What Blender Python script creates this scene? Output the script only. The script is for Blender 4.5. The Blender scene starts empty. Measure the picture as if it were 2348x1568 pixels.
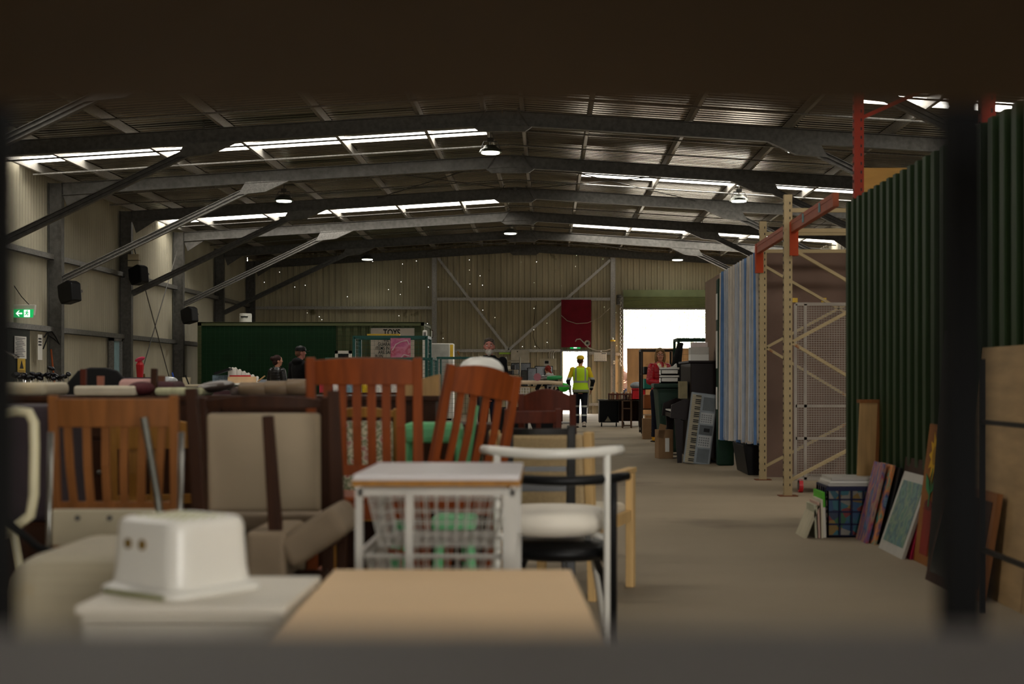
import bpy, bmesh, math, random
from mathutils import Vector, Matrix
random.seed(7)
C = bpy.context.scene.collection
R = math.radians
F, VX, VY, H = 3261.0, 1254.0, 870.0, 1.15      # lens in pixels, vanishing point, eye height


def wx(px, Y): return (px - VX) * Y / F
def wz(py, Y): return H - (py - VY) * Y / F


# ------------------------------------------------------------------ materials
def srgb(h):
    h = h.lstrip('#'); o = []
    for i in (0, 2, 4):
        c = int(h[i:i + 2], 16) / 255
        o.append(c / 12.92 if c <= .04045 else ((c + .055) / 1.055) ** 2.4)
    return o


_m = {}


def mat(name, col='#808080', rough=.6, metal=0., var=.15, scale=5., stretch=(1, 1, 1), bump=0., bscale=40., emit=0., bands=None, stain=None, coat=0.):
    """bands: list of (axis, lo, hi, colour, use_abs) patterns in the object's own coordinates"""
    if name in _m: return _m[name]
    m = bpy.data.materials.new(name); m.use_nodes = True; _m[name] = m
    nt = m.node_tree; N = nt.nodes; L = nt.links
    b = N['Principled BSDF']
    b.inputs['Roughness'].default_value = rough
    b.inputs['Metallic'].default_value = metal
    b.inputs['Specular IOR Level'].default_value = .5 if rough < .42 else .22
    if coat: b.inputs['Coat Weight'].default_value = coat
    c = srgb(col)
    tc = N.new('ShaderNodeTexCoord'); mp = N.new('ShaderNodeMapping')
    mp.inputs['Scale'].default_value = stretch
    L.new(tc.outputs['Object'], mp.inputs['Vector'])
    nz = N.new('ShaderNodeTexNoise'); nz.inputs['Scale'].default_value = scale; nz.inputs['Detail'].default_value = 5
    L.new(mp.outputs[0], nz.inputs['Vector'])
    rp = N.new('ShaderNodeValToRGB')
    rp.color_ramp.elements[0].position = .3; rp.color_ramp.elements[1].position = .7
    rp.color_ramp.elements[0].color = [max(0, v * (1 - var)) for v in c] + [1]
    rp.color_ramp.elements[1].color = [min(1, v * (1 + var)) for v in c] + [1]
    L.new(nz.outputs['Fac'], rp.inputs['Fac'])
    out = rp.outputs['Color']
    if stain:
        n2 = N.new('ShaderNodeTexNoise'); n2.inputs['Scale'].default_value = stain[1]; n2.inputs['Detail'].default_value = 8
        L.new(tc.outputs['Object'], n2.inputs['Vector'])
        r2 = N.new('ShaderNodeValToRGB'); r2.color_ramp.elements[0].position = stain[2]; r2.color_ramp.elements[1].position = stain[2] + .08
        L.new(n2.outputs['Fac'], r2.inputs['Fac'])
        mx = N.new('ShaderNodeMix'); mx.data_type = 'RGBA'
        L.new(r2.outputs['Color'], mx.inputs[0]); L.new(out, mx.inputs[6]); mx.inputs[7].default_value = srgb(stain[0]) + [1]
        out = mx.outputs[2]
    if bands:
        sp = N.new('ShaderNodeSeparateXYZ'); L.new(tc.outputs['Object'], sp.inputs[0])
        for ax, lo, hi, bc, ab in bands:
            v = sp.outputs[ax]
            if ab:
                a = N.new('ShaderNodeMath'); a.operation = 'ABSOLUTE'; L.new(v, a.inputs[0]); v = a.outputs[0]
            g = N.new('ShaderNodeMath'); g.operation = 'GREATER_THAN'; L.new(v, g.inputs[0]); g.inputs[1].default_value = lo
            l = N.new('ShaderNodeMath'); l.operation = 'LESS_THAN'; L.new(v, l.inputs[0]); l.inputs[1].default_value = hi
            k = N.new('ShaderNodeMath'); k.operation = 'MULTIPLY'; L.new(g.outputs[0], k.inputs[0]); L.new(l.outputs[0], k.inputs[1])
            mx = N.new('ShaderNodeMix'); mx.data_type = 'RGBA'
            L.new(k.outputs[0], mx.inputs[0]); L.new(out, mx.inputs[6]); mx.inputs[7].default_value = srgb(bc) + [1]
            out = mx.outputs[2]
    L.new(out, b.inputs['Base Color'])
    if bump:
        bn = N.new('ShaderNodeTexNoise'); bn.inputs['Scale'].default_value = bscale
        L.new(mp.outputs[0], bn.inputs['Vector'])
        bp = N.new('ShaderNodeBump'); bp.inputs['Strength'].default_value = bump
        L.new(bn.outputs['Fac'], bp.inputs['Height']); L.new(bp.outputs[0], b.inputs['Normal'])
    if emit:
        L.new(out, b.inputs['Emission Color']); b.inputs['Emission Strength'].default_value = emit
    return m


def ramp_mat(name, cols, scale=6., rough=.6, stretch=(1, 1, 1), voronoi=False, detail=4):
    """a printed or painted picture surface: several colours spread by a noise"""
    if name in _m: return _m[name]
    m = bpy.data.materials.new(name); m.use_nodes = True; _m[name] = m
    nt = m.node_tree; N = nt.nodes; L = nt.links; b = N['Principled BSDF']; b.inputs['Roughness'].default_value = rough
    tc = N.new('ShaderNodeTexCoord'); mp = N.new('ShaderNodeMapping'); mp.inputs['Scale'].default_value = stretch
    L.new(tc.outputs['Object'], mp.inputs['Vector'])
    if voronoi:
        nz = N.new('ShaderNodeTexVoronoi'); nz.inputs['Scale'].default_value = scale; L.new(mp.outputs[0], nz.inputs['Vector'])
        s = N.new('ShaderNodeSeparateColor'); L.new(nz.outputs['Color'], s.inputs[0]); fac = s.outputs[0]
    else:
        nz = N.new('ShaderNodeTexNoise'); nz.inputs['Scale'].default_value = scale; nz.inputs['Detail'].default_value = detail
        L.new(mp.outputs[0], nz.inputs['Vector']); fac = nz.outputs['Fac']
    rp = N.new('ShaderNodeValToRGB'); cr = rp.color_ramp
    n = len(cols); lo, hi = (.02, .98) if voronoi else (.3, .7)
    cr.elements[0].position = lo; cr.elements[1].position = hi
    for i in range(1, n - 1): cr.elements.new(lo + (hi - lo) * i / (n - 1))
    for i, cc in enumerate(cols): cr.elements[i].color = srgb(cc) + [1]
    if voronoi: cr.interpolation = 'CONSTANT'
    L.new(fac, rp.inputs['Fac']); L.new(rp.outputs['Color'], b.inputs['Base Color'])
    return m


def glow_mat(name, col, strength):
    if name in _m: return _m[name]
    m = bpy.data.materials.new(name); m.use_nodes = True; _m[name] = m
    b = m.node_tree.nodes['Principled BSDF']
    b.inputs['Base Color'].default_value = srgb(col) + [1]
    b.inputs['Emission Color'].default_value = srgb(col) + [1]; b.inputs['Emission Strength'].default_value = strength
    return m


def wood(name, col, var=.25, rough=.45, axis=2, coat=0.):
    st = [14, 14, 14]; st[axis] = 1.2
    return mat(name, col, rough, 0, var, 2.2, st, .04, 8, coat=coat)


galv = mat('galvanised_steel', '#7c7a76', .45, .55, .3, 30)
galv_dark = mat('weathered_steel', '#5e5c58', .55, .35, .25, 12)
galv_pale = mat('zinc_spangle', '#aaa69e', .42, .5, .35, 60)
chrome = mat('chrome', '#d8d8d8', .12, 1., .03)
w_red = wood('cherry_wood', '#7a380e', rough=.6)
w_org = wood('orange_stained_wood', '#8a4414', rough=.6)
w_beech = wood('tan_beech', '#835228', .2, .6)
w_dark = wood('dark_walnut', '#341a08', .3, .6)
w_mahog = wood('mahogany', '#4c1e0e', .25, .6)
w_pine = wood('pale_pine', '#ad895a', .18, .6)
w_honey = wood('honey_pine', '#96682a', .2, .55)
w_ply = mat('plywood_face', '#a58a64', .6, 0, .18, 2.5, (1, 1, 5), .03, 10)
w_ply_y = mat('yellow_plywood', '#b89250', .6, 0, .15, 2.5, (1, 1, 4))
w_ebony = mat('black_lacquer', '#0b0a0a', .3, 0, .2, 8, coat=.3)
p_cream = mat('cream_vinyl', '#b0a68e', .55, 0, .08, 4, stain=('#b3a27f', 3, .62))
p_beige = mat('beige_upholstery', '#8c7b66', .8, 0, .1, 6, bump=.1, bscale=120)
p_white = mat('white_plastic', '#dcdad2', .35, 0, .03, 3)
p_whitepaint = mat('white_painted_metal', '#b5b1a8', .4, 0, .06, 10)
p_black = mat('black_plastic', '#0d0d0e', .45, 0, .2, 10)
p_mint = mat('mint_green_paint', '#62a874', .5, 0, .08, 8)
rubber = mat('black_rubber', '#0a0a0a', .8, 0, .1)
cloth_black = mat('black_cloth', '#0c0c0e', .85, 0, .3, 20)
cloth_navy = mat('navy_cloth', '#141726', .85, 0, .2, 20)
leather_brown = mat('dark_brown_leather', '#1c130e', .4, 0, .2, 5, bump=.1)
leather_beige = mat('beige_leather', '#7d6a54', .42, 0, .15, 5, bump=.15, bscale=25)
plum = mat('plum_fabric', '#43292d', .8, 0, .2, 5)
cardboard = mat('cardboard', '#8d6f50', .8, 0, .08, 6)
paper = mat('paper_white', '#e6e4dd', .7, 0, .03)
skin = mat('skin', '#c08a70', .5, 0, .08, 15)
skin_red = mat('weathered_skin', '#b4766a', .5, 0, .1, 15)
red_paint = mat('red_plastic', '#b81420', .4, 0, .08)
dkgreen = mat('dark_green_enamel', '#173627', .5, 0, .15, 6)
teal_frame = mat('teal_enamel', '#2c5f58', .5, 0, .15, 8)


# ------------------------------------------------------------------ mesh builder
class MB:
    def __init__(s): s.bm = bmesh.new(); s.mi = 0

    def _f(s, vs):
        try:
            f = s.bm.faces.new(vs); f.material_index = s.mi; return f
        except ValueError: return None

    def box(s, x0, x1, y0, y1, z0, z1, T=None):
        v = [s.bm.verts.new(T @ Vector(p) if T else p) for p in ((x0, y0, z0), (x1, y0, z0), (x1, y1, z0), (x0, y1, z0), (x0, y0, z1), (x1, y0, z1), (x1, y1, z1), (x0, y1, z1))]
        for q in ((3, 2, 1, 0), (4, 5, 6, 7), (0, 1, 5, 4), (1, 2, 6, 5), (2, 3, 7, 6), (3, 0, 4, 7)): s._f([v[i] for i in q])
        return s

    def beam(s, p0, p1, w, h, w1=None, h1=None, up=(0, 0, 1)):
        p0, p1 = Vector(p0), Vector(p1); d = (p1 - p0).normalized(); u = Vector(up)
        if abs(d.dot(u)) > .95: u = Vector((0, 1, 0))
        a = d.cross(u).normalized(); b = a.cross(d).normalized()
        w1 = w if w1 is None else w1; h1 = h if h1 is None else h1; v = []
        for p, ww, hh in ((p0, w, h), (p1, w1, h1)):
            for i, j in ((-1, -1), (1, -1), (1, 1), (-1, 1)): v.append(s.bm.verts.new(p + a * ww / 2 * i + b * hh / 2 * j))
        for q in ((3, 2, 1, 0), (4, 5, 6, 7), (0, 1, 5, 4), (1, 2, 6, 5), (2, 3, 7, 6), (3, 0, 4, 7)): s._f([v[i] for i in q])
        return s

    def ibeam(s, p0, p1, h, w, t=.012):
        p0, p1 = Vector(p0), Vector(p1); d = (p1 - p0).normalized(); u = Vector((0, 0, 1))
        if abs(d.z) > .95: u = Vector((1, 0, 0))
        a = d.cross(u).normalized(); b = a.cross(d).normalized()
        s.beam(p0, p1, t, h, up=u)
        for k in (-1, 1): o = b * (h / 2 - t / 2) * k; s.beam(p0 + o, p1 + o, w, t, up=u)
        return s

    def tube(s, pts, r, n=8, cap=True):
        pts = [Vector(p) for p in pts]; rs = r if isinstance(r, (list, tuple)) else [r] * len(pts)
        rings = []; prev = None
        for i, p in enumerate(pts):
            d = (pts[min(i + 1, len(pts) - 1)] - pts[max(i - 1, 0)]).normalized()
            if prev is None:
                u = Vector((0, 0, 1)) if abs(d.z) < .9 else Vector((0, 1, 0))
                a = d.cross(u).normalized()
            else:
                a = (prev - d * prev.dot(d)).normalized()
            prev = a; b = d.cross(a)
            rings.append([s.bm.verts.new(p + (a * math.cos(2 * math.pi * k / n) + b * math.sin(2 * math.pi * k / n)) * rs[i]) for k in range(n)])
        for A, B in zip(rings, rings[1:]):
            for k in range(n): s._f([A[k], A[(k + 1) % n], B[(k + 1) % n], B[k]])
        if cap: s._f(rings[0][::-1]); s._f(rings[-1])
        return s

    def loft(s, secs, n=20):
        rings = []
        for c, rx, ry in secs:
            rings.append([s.bm.verts.new((c[0] + rx * math.cos(2 * math.pi * k / n), c[1] + ry * math.sin(2 * math.pi * k / n), c[2])) for k in range(n)])
        for A, B in zip(rings, rings[1:]):
            for k in range(n): s._f([A[k], A[(k + 1) % n], B[(k + 1) % n], B[k]])
        s._f(rings[0][::-1]); s._f(rings[-1]); return s

    def lathe(s, prof, n=24, c=(0, 0, 0)):
        c = Vector(c); rings = []
        for r, z in prof:
            rings.append([s.bm.verts.new(c + Vector((r * math.cos(2 * math.pi * k / n), r * math.sin(2 * math.pi * k / n), z))) for k in range(n)] if r > 1e-6 else [s.bm.verts.new(c + Vector((0, 0, z)))])
        for A, B in zip(rings, rings[1:]):
            for k in range(n):
                a0, a1 = A[k % len(A)], A[(k + 1) % len(A)]; b0, b1 = B[k % len(B)], B[(k + 1) % len(B)]
                q = []
                for v in (a0, a1, b1, b0):
                    if v not in q: q.append(v)
                if len(q) > 2: s._f(q)
        return s

    def ell(s, c, r, T=None, n=16):
        M = Matrix.Translation(Vector(c)) @ (T or Matrix.Identity(4)) @ Matrix.Diagonal((r[0], r[1], r[2], 1))
        k = len(s.bm.faces)
        bmesh.ops.create_uvsphere(s.bm, u_segments=n, v_segments=max(6, n * 2 // 3), radius=1, matrix=M)
        s.bm.faces.ensure_lookup_table()
        for f in s.bm.faces[k:]: f.material_index = s.mi
        return s

    def prism(s, poly, axis, a, b, T=None):
        def P(u, v, w):
            p = Vector({'x': (w, u, v), 'y': (u, w, v), 'z': (u, v, w)}[axis]); return T @ p if T else p
        A = [s.bm.verts.new(P(u, v, a)) for u, v in poly]; B = [s.bm.verts.new(P(u, v, b)) for u, v in poly]
        s._f(A[::-1]); s._f(B); n = len(poly)
        for k in range(n): s._f([A[k], A[(k + 1) % n], B[(k + 1) % n], B[k]])
        return s

    def grid(s, fn, nu, nv):
        g = [[s.bm.verts.new(fn(i / nu, j / nv)) for j in range(nv + 1)] for i in range(nu + 1)]
        for i in range(nu):
            for j in range(nv): s._f([g[i][j], g[i + 1][j], g[i + 1][j + 1], g[i][j + 1]])
        return s

    def build(s, name, m, parent=None, bevel=0, smooth=False, solid=0, remesh=0, seg=2, loc=None, subsurf=0):
        bmesh.ops.recalc_face_normals(s.bm, faces=s.bm.faces)
        me = bpy.data.meshes.new(name); s.bm.to_mesh(me); s.bm.free()
        for q in (m if isinstance(m, (list, tuple)) else [m]): me.materials.append(q)
        o = bpy.data.objects.new(name, me); C.objects.link(o)
        if remesh:
            md = o.modifiers.new('r', 'REMESH'); md.mode = 'VOXEL'; md.voxel_size = remesh
            sm = o.modifiers.new('s', 'SMOOTH'); sm.iterations = 3
            dg = bpy.context.evaluated_depsgraph_get(); nm = bpy.data.meshes.new_from_object(o.evaluated_get(dg))
            o.modifiers.clear(); o.data = nm; me = nm
            me.materials.clear()
            for q in (m if isinstance(m, (list, tuple)) else [m]): me.materials.append(q)
            smooth = True
        if smooth:
            for p in me.polygons: p.use_smooth = True
        if solid: md = o.modifiers.new('t', 'SOLIDIFY'); md.thickness = solid; md.offset = 0
        if bevel:
            md = o.modifiers.new('b', 'BEVEL'); md.width = bevel; md.segments = seg; md.limit_method = 'ANGLE'; md.angle_limit = R(40)
        if subsurf: md = o.modifiers.new('u', 'SUBSURF'); md.levels = subsurf; md.render_levels = subsurf
        if parent: o.parent = parent
        if loc: o.location = loc
        return o


def tag(o, label, cat, group=None, kind=None):
    o['label'] = label; o['category'] = cat
    if group: o['group'] = group
    if kind: o['kind'] = kind
    return o


def thing(name, label, cat, loc=(0, 0, 0), rz=0, group=None, rx=0, ry=0):
    o = bpy.data.objects.new(name, None); C.objects.link(o); o.location = loc; o.rotation_euler = (rx, ry, rz)
    o.empty_display_size = .1
    return tag(o, label, cat, group)


def struct(o, label=None):
    o['kind'] = 'structure'
    if label: o['label'] = label
    return o


def kids(o): return [c for c in bpy.data.objects if c.parent == o]


def dup(root, loc, rz=None, label=None, group=None):
    r = root.copy(); C.objects.link(r); r.location = loc
    if rz is not None: r.rotation_euler = (root.rotation_euler[0], root.rotation_euler[1], rz)
    if label: r['label'] = label
    if group: r['group'] = group
    for ch in kids(root):
        c = ch.copy(); C.objects.link(c); c.parent = r
        for g in kids(ch):
            d = g.copy(); C.objects.link(d); d.parent = c
    return r


def single(mb, name, m, label, cat, loc=(0, 0, 0), rot=(0, 0, 0), group=None, **kw):
    o = mb.build(name, m, **kw); o.location = loc; o.rotation_euler = rot
    return tag(o, label, cat, group)


# ------------------------------------------------------------------ camera, world
cam = bpy.data.cameras.new('camera'); camo = bpy.data.objects.new('camera', cam); C.objects.link(camo)
camo.location = (0, 0, H); camo.rotation_euler = (R(90), 0, 0)
cam.sensor_width = 36; cam.lens = F / 2348 * 36; cam.shift_x = -80 / 2348; cam.shift_y = 86 / 2348
cam.clip_start = .05; cam.clip_end = 400
cam.dof.use_dof = True; cam.dof.focus_distance = 31; cam.dof.aperture_fstop = 2.8
S = bpy.context.scene; S.camera = camo
S.view_settings.view_transform = 'Standard'; S.view_settings.look = 'None'; S.view_settings.gamma = 1
S.view_settings.exposure = 1.2
S.cycles.max_bounces = 8; S.cycles.diffuse_bounces = 5; S.cycles.sample_clamp_indirect = 6

w = bpy.data.worlds.new('overcast_sky'); S.world = w; w.use_nodes = True
N = w.node_tree.nodes; L = w.node_tree.links; bg = N['Background']
tc = N.new('ShaderNodeTexCoord'); sp = N.new('ShaderNodeSeparateXYZ'); L.new(tc.outputs['Generated'], sp.inputs[0])
rp = N.new('ShaderNodeValToRGB'); rp.color_ramp.elements[0].position = .0; rp.color_ramp.elements[1].position = .6
rp.color_ramp.elements[0].color = (1, .965, .9, 1); rp.color_ramp.elements[1].color = (.95, .95, .96, 1)
L.new(sp.outputs[2], rp.inputs[0]); L.new(rp.outputs[0], bg.inputs[0]); bg.inputs[1].default_value = 6.0


def portal(loc, rot, sx, sy):
    l = bpy.data.lights.new('daylight_portal', 'AREA'); l.shape = 'RECTANGLE'; l.size = sx; l.size_y = sy
    l.cycles.is_portal = True
    o = bpy.data.objects.new('daylight_portal', l); C.objects.link(o); o.location = loc; o.rotation_euler = rot


# ------------------------------------------------------------------ hall shell
XL, XR, RX, YE, Y0 = -10.1, 8.6, -.75, 48.0, -8.0
SL = .0626


def rb(x): return 5.44 - SL * abs(x - RX)      # underside of the rafters
def zr(x): return rb(x) + .42                   # roof sheet


floor_m = mat('concrete_floor', '#938570', .75, 0, .10, .7, bump=.03, bscale=60, stain=('#7a6d5c', .5, .6))
struct(MB().box(XL - .2, XR + .2, Y0, YE + .1, -.12, 0).build('floor', floor_m), 'dusty beige concrete floor of the shed')
gravel = mat('pale_gravel', '#b8b0a0', .9, 0, .15, 3)  # the gravel's own pale colour, with random variation
struct(MB().box(-60, 60, YE + .1, 140, -.14, -.02).build('ground', gravel), 'pale gravel yard outside')
struct(MB().box(-30, 30, -40, Y0, -.14, -.02).build('ground', gravel), 'pale gravel yard behind the near end')


def trap(L_, p, d, top=.35):
    """trapezoidal ribs: list of (along, out)"""
    o = [(0, 0)]; s = 0
    while s < L_ - p:
        o += [(s + p * (.5 - top / 2 - .08), 0), (s + p * (.5 - top / 2), d), (s + p * (.5 + top / 2), d), (s + p * (.5 + top / 2 + .08), 0)]; s += p
    return o + [(L_, 0)]


def sine(L_, p, d, k=6):
    n = int(L_ / p * k); return [(L_ * i / n, d * (.5 + .5 * math.sin(2 * math.pi * i / k))) for i in range(n + 1)]


roof_m = mat('roof_sheet_underside', '#827b70', .22, .9, .2, 1.2, (1, 6, 1), bump=.05, bscale=12)
sky_glow = glow_mat('lit_skylight_sheet', '#fffaf0', 4.0)
SKY_L = [7.3, 16.9, 26.5, 36.95]; SKY_R = [2.8, 12.4, 21.7, 31.6, 42.2]
SW = .70


def roof(side, sky):
    segs = []; y = Y0
    for k in sky: segs.append((y, k, 0)); segs.append((k, k + SW, 1)); y = k + SW
    segs.append((y, YE + .1, 0))
    xa, xb = (XL - .1, RX) if side < 0 else (RX, XR + .1)
    mb = MB(); out = []
    for a, b, k in segs:
        prof = trap(b - a, .19, .03)
        if not k:
            for (s0, d0), (s1, d1) in zip(prof, prof[1:]):
                v = [mb.bm.verts.new(p) for p in ((xa, a + s0, zr(xa) + d0), (xb, a + s0, zr(xb) + d0), (xb, a + s1, zr(xb) + d1), (xa, a + s1, zr(xa) + d1))]
                mb._f(v)
        else:
            m2 = MB(); xi = xb if side > 0 else xb - .35; xj = xa if side < 0 else (xa + 5.6 if 20 < a < 23 else xa + 1.45)
            x0_, x1_ = (xj, xi)
            for (s0, d0), (s1, d1) in zip(prof, prof[1:]):
                m2._f([m2.bm.verts.new(p) for p in ((x0_, a + s0, zr(x0_) + d0), (x1_, a + s0, zr(x1_) + d0), (x1_, a + s1, zr(x1_) + d1), (x0_, a + s1, zr(x0_) + d1))])
                q0, q1 = (x1_, xb) if side < 0 else (xa, x0_)
                mb._f([mb.bm.verts.new(p) for p in ((q0, a + s0, zr(q0) + d0), (q1, a + s0, zr(q1) + d0), (q1, a + s1, zr(q1) + d1), (q0, a + s1, zr(q0) + d1))])
            out.append(m2)
    struct(mb.build('ceiling', roof_m, solid=.004), 'ribbed metal roof sheeting, %s slope' % ('western' if side < 0 else 'eastern'))
    return out


wn = 0
for side, sky in ((-1, SKY_L), (1, SKY_R)):
    for m2 in roof(side, sky):
        wn += 1; struct(m2.build('window_%d' % wn, sky_glow), 'long white translucent skylight sheet in the roof')
        # the joining rib with its screws across each sheet
struct(MB().prism([(RX - .3, zr(RX - .3) + .05), (RX, zr(RX) + .1), (RX + .3, zr(RX + .3) + .05), (RX, zr(RX) + .14)], 'y', Y0, YE).build('trim_1', galv_dark))

# walls -------------------------------------------------------------
wall_m = mat('cream_wall_sheet', '#a9a390', .6, .1, .10, 2, (1, 1, .3), stain=('#8d8570', 1.2, .68))
wg = mat('olive_wall_sheet', '#b5ac92', .6, .1, .14, 2.2, (1, 1, .25), stain=('#70694e', 1.6, .66))


def pierce(m, dens, rad):
    """old screw holes rusted through the sheet: real openings to the sky"""
    nt = m.node_tree; N = nt.nodes; L = nt.links; b = N['Principled BSDF']; out = [n for n in N if n.type == 'OUTPUT_MATERIAL'][0]
    tc = N.new('ShaderNodeTexCoord'); sp = N.new('ShaderNodeSeparateXYZ'); cb = N.new('ShaderNodeCombineXYZ')
    L.new(tc.outputs['Object'], sp.inputs[0]); L.new(sp.outputs[0], cb.inputs[0]); L.new(sp.outputs[2], cb.inputs[1])
    vo = N.new('ShaderNodeTexVoronoi'); vo.voronoi_dimensions = '2D'; vo.inputs['Scale'].default_value = dens
    L.new(cb.outputs[0], vo.inputs['Vector'])
    lt = N.new('ShaderNodeMath'); lt.operation = 'LESS_THAN'; L.new(vo.outputs['Distance'], lt.inputs[0]); lt.inputs[1].default_value = rad * dens
    sc = N.new('ShaderNodeSeparateColor'); L.new(vo.outputs['Color'], sc.inputs[0])
    g = N.new('ShaderNodeMath'); g.operation = 'LESS_THAN'; L.new(sc.outputs[0], g.inputs[0]); g.inputs[1].default_value = .3
    k = N.new('ShaderNodeMath'); k.operation = 'MULTIPLY'; L.new(lt.outputs[0], k.inputs[0]); L.new(g.outputs[0], k.inputs[1])
    tr = N.new('ShaderNodeBsdfTransparent'); mx = N.new('ShaderNodeMixShader')
    L.new(k.outputs[0], mx.inputs[0]); L.new(b.outputs[0], mx.inputs[1]); L.new(tr.outputs[0], mx.inputs[2]); L.new(mx.outputs[0], out.inputs[0])


pierce(wg, 2.2, .007)


def sheet_x(mb, x0, x1, z0, z1, y, p=.2, d=.035, rise=None):
    """upright ribbed sheet facing -y between x0..x1"""
    pr = trap(x1 - x0, p, d, .45)
    for (s0, d0), (s1, d1) in zip(pr, pr[1:]):
        za, zb = (z1, z1) if rise is None else (rise(x0 + s0), rise(x0 + s1))
        mb._f([mb.bm.verts.new(q) for q in ((x0 + s0, y + d0, z0), (x0 + s1, y + d1, z0), (x0 + s1, y + d1, zb), (x0 + s0, y + d0, za))])


DX0, DX1 = wx(1289, YE), wx(1346, YE); DH = wz(806, YE)          # small doorway
GX0, GX1 = wx(1429, YE), wx(1632, YE) + 1.2; GH = wz(680, YE)    # roller door opening
mb = MB(); ys = YE
sheet_x(mb, XL, DX0, 0, 0, ys, rise=zr)
sheet_x(mb, DX0, DX1, DH, 0, ys, rise=zr)
sheet_x(mb, DX1, GX0, 0, 0, ys, rise=zr)
sheet_x(mb, GX0, GX1, GH, 0, ys, rise=zr)
sheet_x(mb, GX1, XR, 0, 0, ys, rise=zr)
struct(mb.build('wall_back', wg), 'ribbed olive metal end wall with bracing and two doorways')
mb = MB()   # left wall
pr = sine(YE - Y0, .152, .03)
for (s0, d0), (s1, d1) in zip(pr, pr[1:]):
    a, b = Y0 + s0, Y0 + s1
    mb._f([mb.bm.verts.new(q) for q in ((XL - d0, a, 0), (XL - d1, b, 0), (XL - d1, b, zr(XL)), (XL - d0, a, zr(XL)))])
struct(mb.build('wall_left', wall_m, smooth=True), 'pale cream corrugated side wall between steel columns')
mb = MB()
for a in range(int((YE - Y0) / .2)):
    y = Y0 + a * .2
    mb._f([mb.bm.verts.new(q) for q in ((XR, y, 0), (XR + .03 * (a % 2), y + .1, 0), (XR + .03 * (a % 2), y + .1, zr(XR)), (XR, y, zr(XR)))])
    mb._f([mb.bm.verts.new(q) for q in ((XR + .03 * (a % 2), y + .1, 0), (XR, y + .2, 0), (XR, y + .2, zr(XR)), (XR + .03 * (a % 2), y + .1, zr(XR)))])
struct(mb.build('wall_right', wall_m), 'cream metal side wall behind the partitions')
mb = MB()   # near end with its own wide opening, behind the camera
NX0, NX1, NH = .5, 6.5, 4.0
for x0, x1, z0 in ((XL, NX0, 0), (NX0, NX1, NH), (NX1, XR, 0)): sheet_x(mb, x0, x1, z0, 0, Y0, rise=zr)
struct(mb.build('wall_front', wg), 'near end wall behind the camera with an open doorway')
portal((.5 * (NX0 + NX1), Y0 + .05, NH / 2), (R(90), 0, 0), NX1 - NX0, NH)
portal((.5 * (DX0 + DX1), YE - .05, DH / 2), (R(-90), 0, 0), DX1 - DX0, DH)
portal((.5 * (GX0 + GX1), YE - .05, GH / 2), (R(-90), 0, 0), GX1 - GX0, GH)

# frames -------------------------------------------------------------
FR = [0, 4.8, 9.6, 14.4, 19.2, 24.0, 28.8, 33.6, 38.4, 43.2, 47.75]
for fy in FR:
    for sx in (-1, 1):
        xe = -9.8 if sx < 0 else 8.3
        mb = MB(); mb.ibeam((xe, fy, rb(xe) + .125), (RX, fy, rb(RX) + .125), .25, .14)
        mb.beam((xe - sx * .05, fy, rb(xe) - .12), (xe - sx * .55, fy, rb(xe - sx * .55) + .02), .02, .3, .02, .05)
        struct(mb.build('beam', galv_dark), 'dark steel rafter')
        mb = MB(); mb.ibeam((xe + sx * .14, fy, 0), (xe + sx * .14, fy, rb(xe) + .25), .28, .16)
        mb.box(xe + sx * .14 - .2, xe + sx * .14 + .2, fy - .15, fy + .15, 0, .02)
        struct(mb.build('column', galv_dark), 'dark steel column')
        if fy > 3 and fy < 47:
            xa = RX + sx * 5.04; mb = MB()
            p0, p1 = Vector((xe, fy, 3.18)), Vector((xa, fy, rb(xa) - .02))
            d = (p1 - p0).normalized(); n = d.cross(Vector((0, 1, 0)))
            mb.beam(p0, p1, .1, .012); mb.beam(p0 + n * .06, p1 + n * .06, .1, .012); mb.beam(p0 - n * .06, p1 - n * .06, .1, .012)
            mb.beam(p0, p1, .012, .13)
            mb.prism([(p1.x - .45 * (-sx) * 1, p1.z - .22), (p1.x - .3 * (-sx), rb(p1.x) + .02), (p1.x + .6 * (-sx), rb(p1.x) + .05), (p1.x + .1 * (-sx), p1.z - .16)], 'y', fy - .06, fy + .06)
            struct(mb.build('beam', galv if sx < 0 and fy in (28.8, 38.4) else galv_dark), 'diagonal steel knee brace')
    mb = MB(); z = rb(RX)    # apex haunch: a tie plate below the ridge
    mb.prism([(RX - .5, z - .03), (RX - .38, z - .11), (RX + .38, z - .11), (RX + .5, z - .03), (RX + .25, z + .1), (RX - .25, z + .1)], 'y', fy - .05, fy + .05)
    mb.tube([(RX - .45, fy - .07, z - .03), (RX - .25, fy - .07, z + .28)], .012); mb.tube([(RX + .45, fy - .07, z - .03), (RX + .25, fy - .07, z + .28)], .012)
    struct(mb.build('beam', galv_dark), 'apex haunch plate below the ridge')
PUR = [-9.75, -8.85, -7.1, -5.45, -3.75, -2.15, -1.05, -.45, .7, 2.4, 4.1, 5.8, 7.4]
for px in PUR:
    mb = MB(); z = rb(px) + .26; s_ = -1 if px < RX else 1
    mb.box(px - .004, px + .004, Y0, YE, z, z + .15); mb.box(px, px + .06 * s_, Y0, YE, z, z + .006); mb.box(px, px + .06 * s_, Y0, YE, z + .144, z + .15); mb.box(px + .054 * s_, px + .06 * s_, Y0, YE, z, z + .02)
    struct(mb.build('beam', galv_pale), 'galvanised roof purlin running the length of the shed')
for fy in FR[:-1]:
    for dy in (1.75, 3.4):
        y = fy + dy; mb = MB()
        mb.tube([(-9.9, y, rb(-9.9) + .23), (RX, y, rb(RX) + .23), (8.5, y, rb(8.5) + .23)], .016, 6)
        struct(mb.build('beam', galv), 'thin bridging rod across the purlins')
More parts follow.
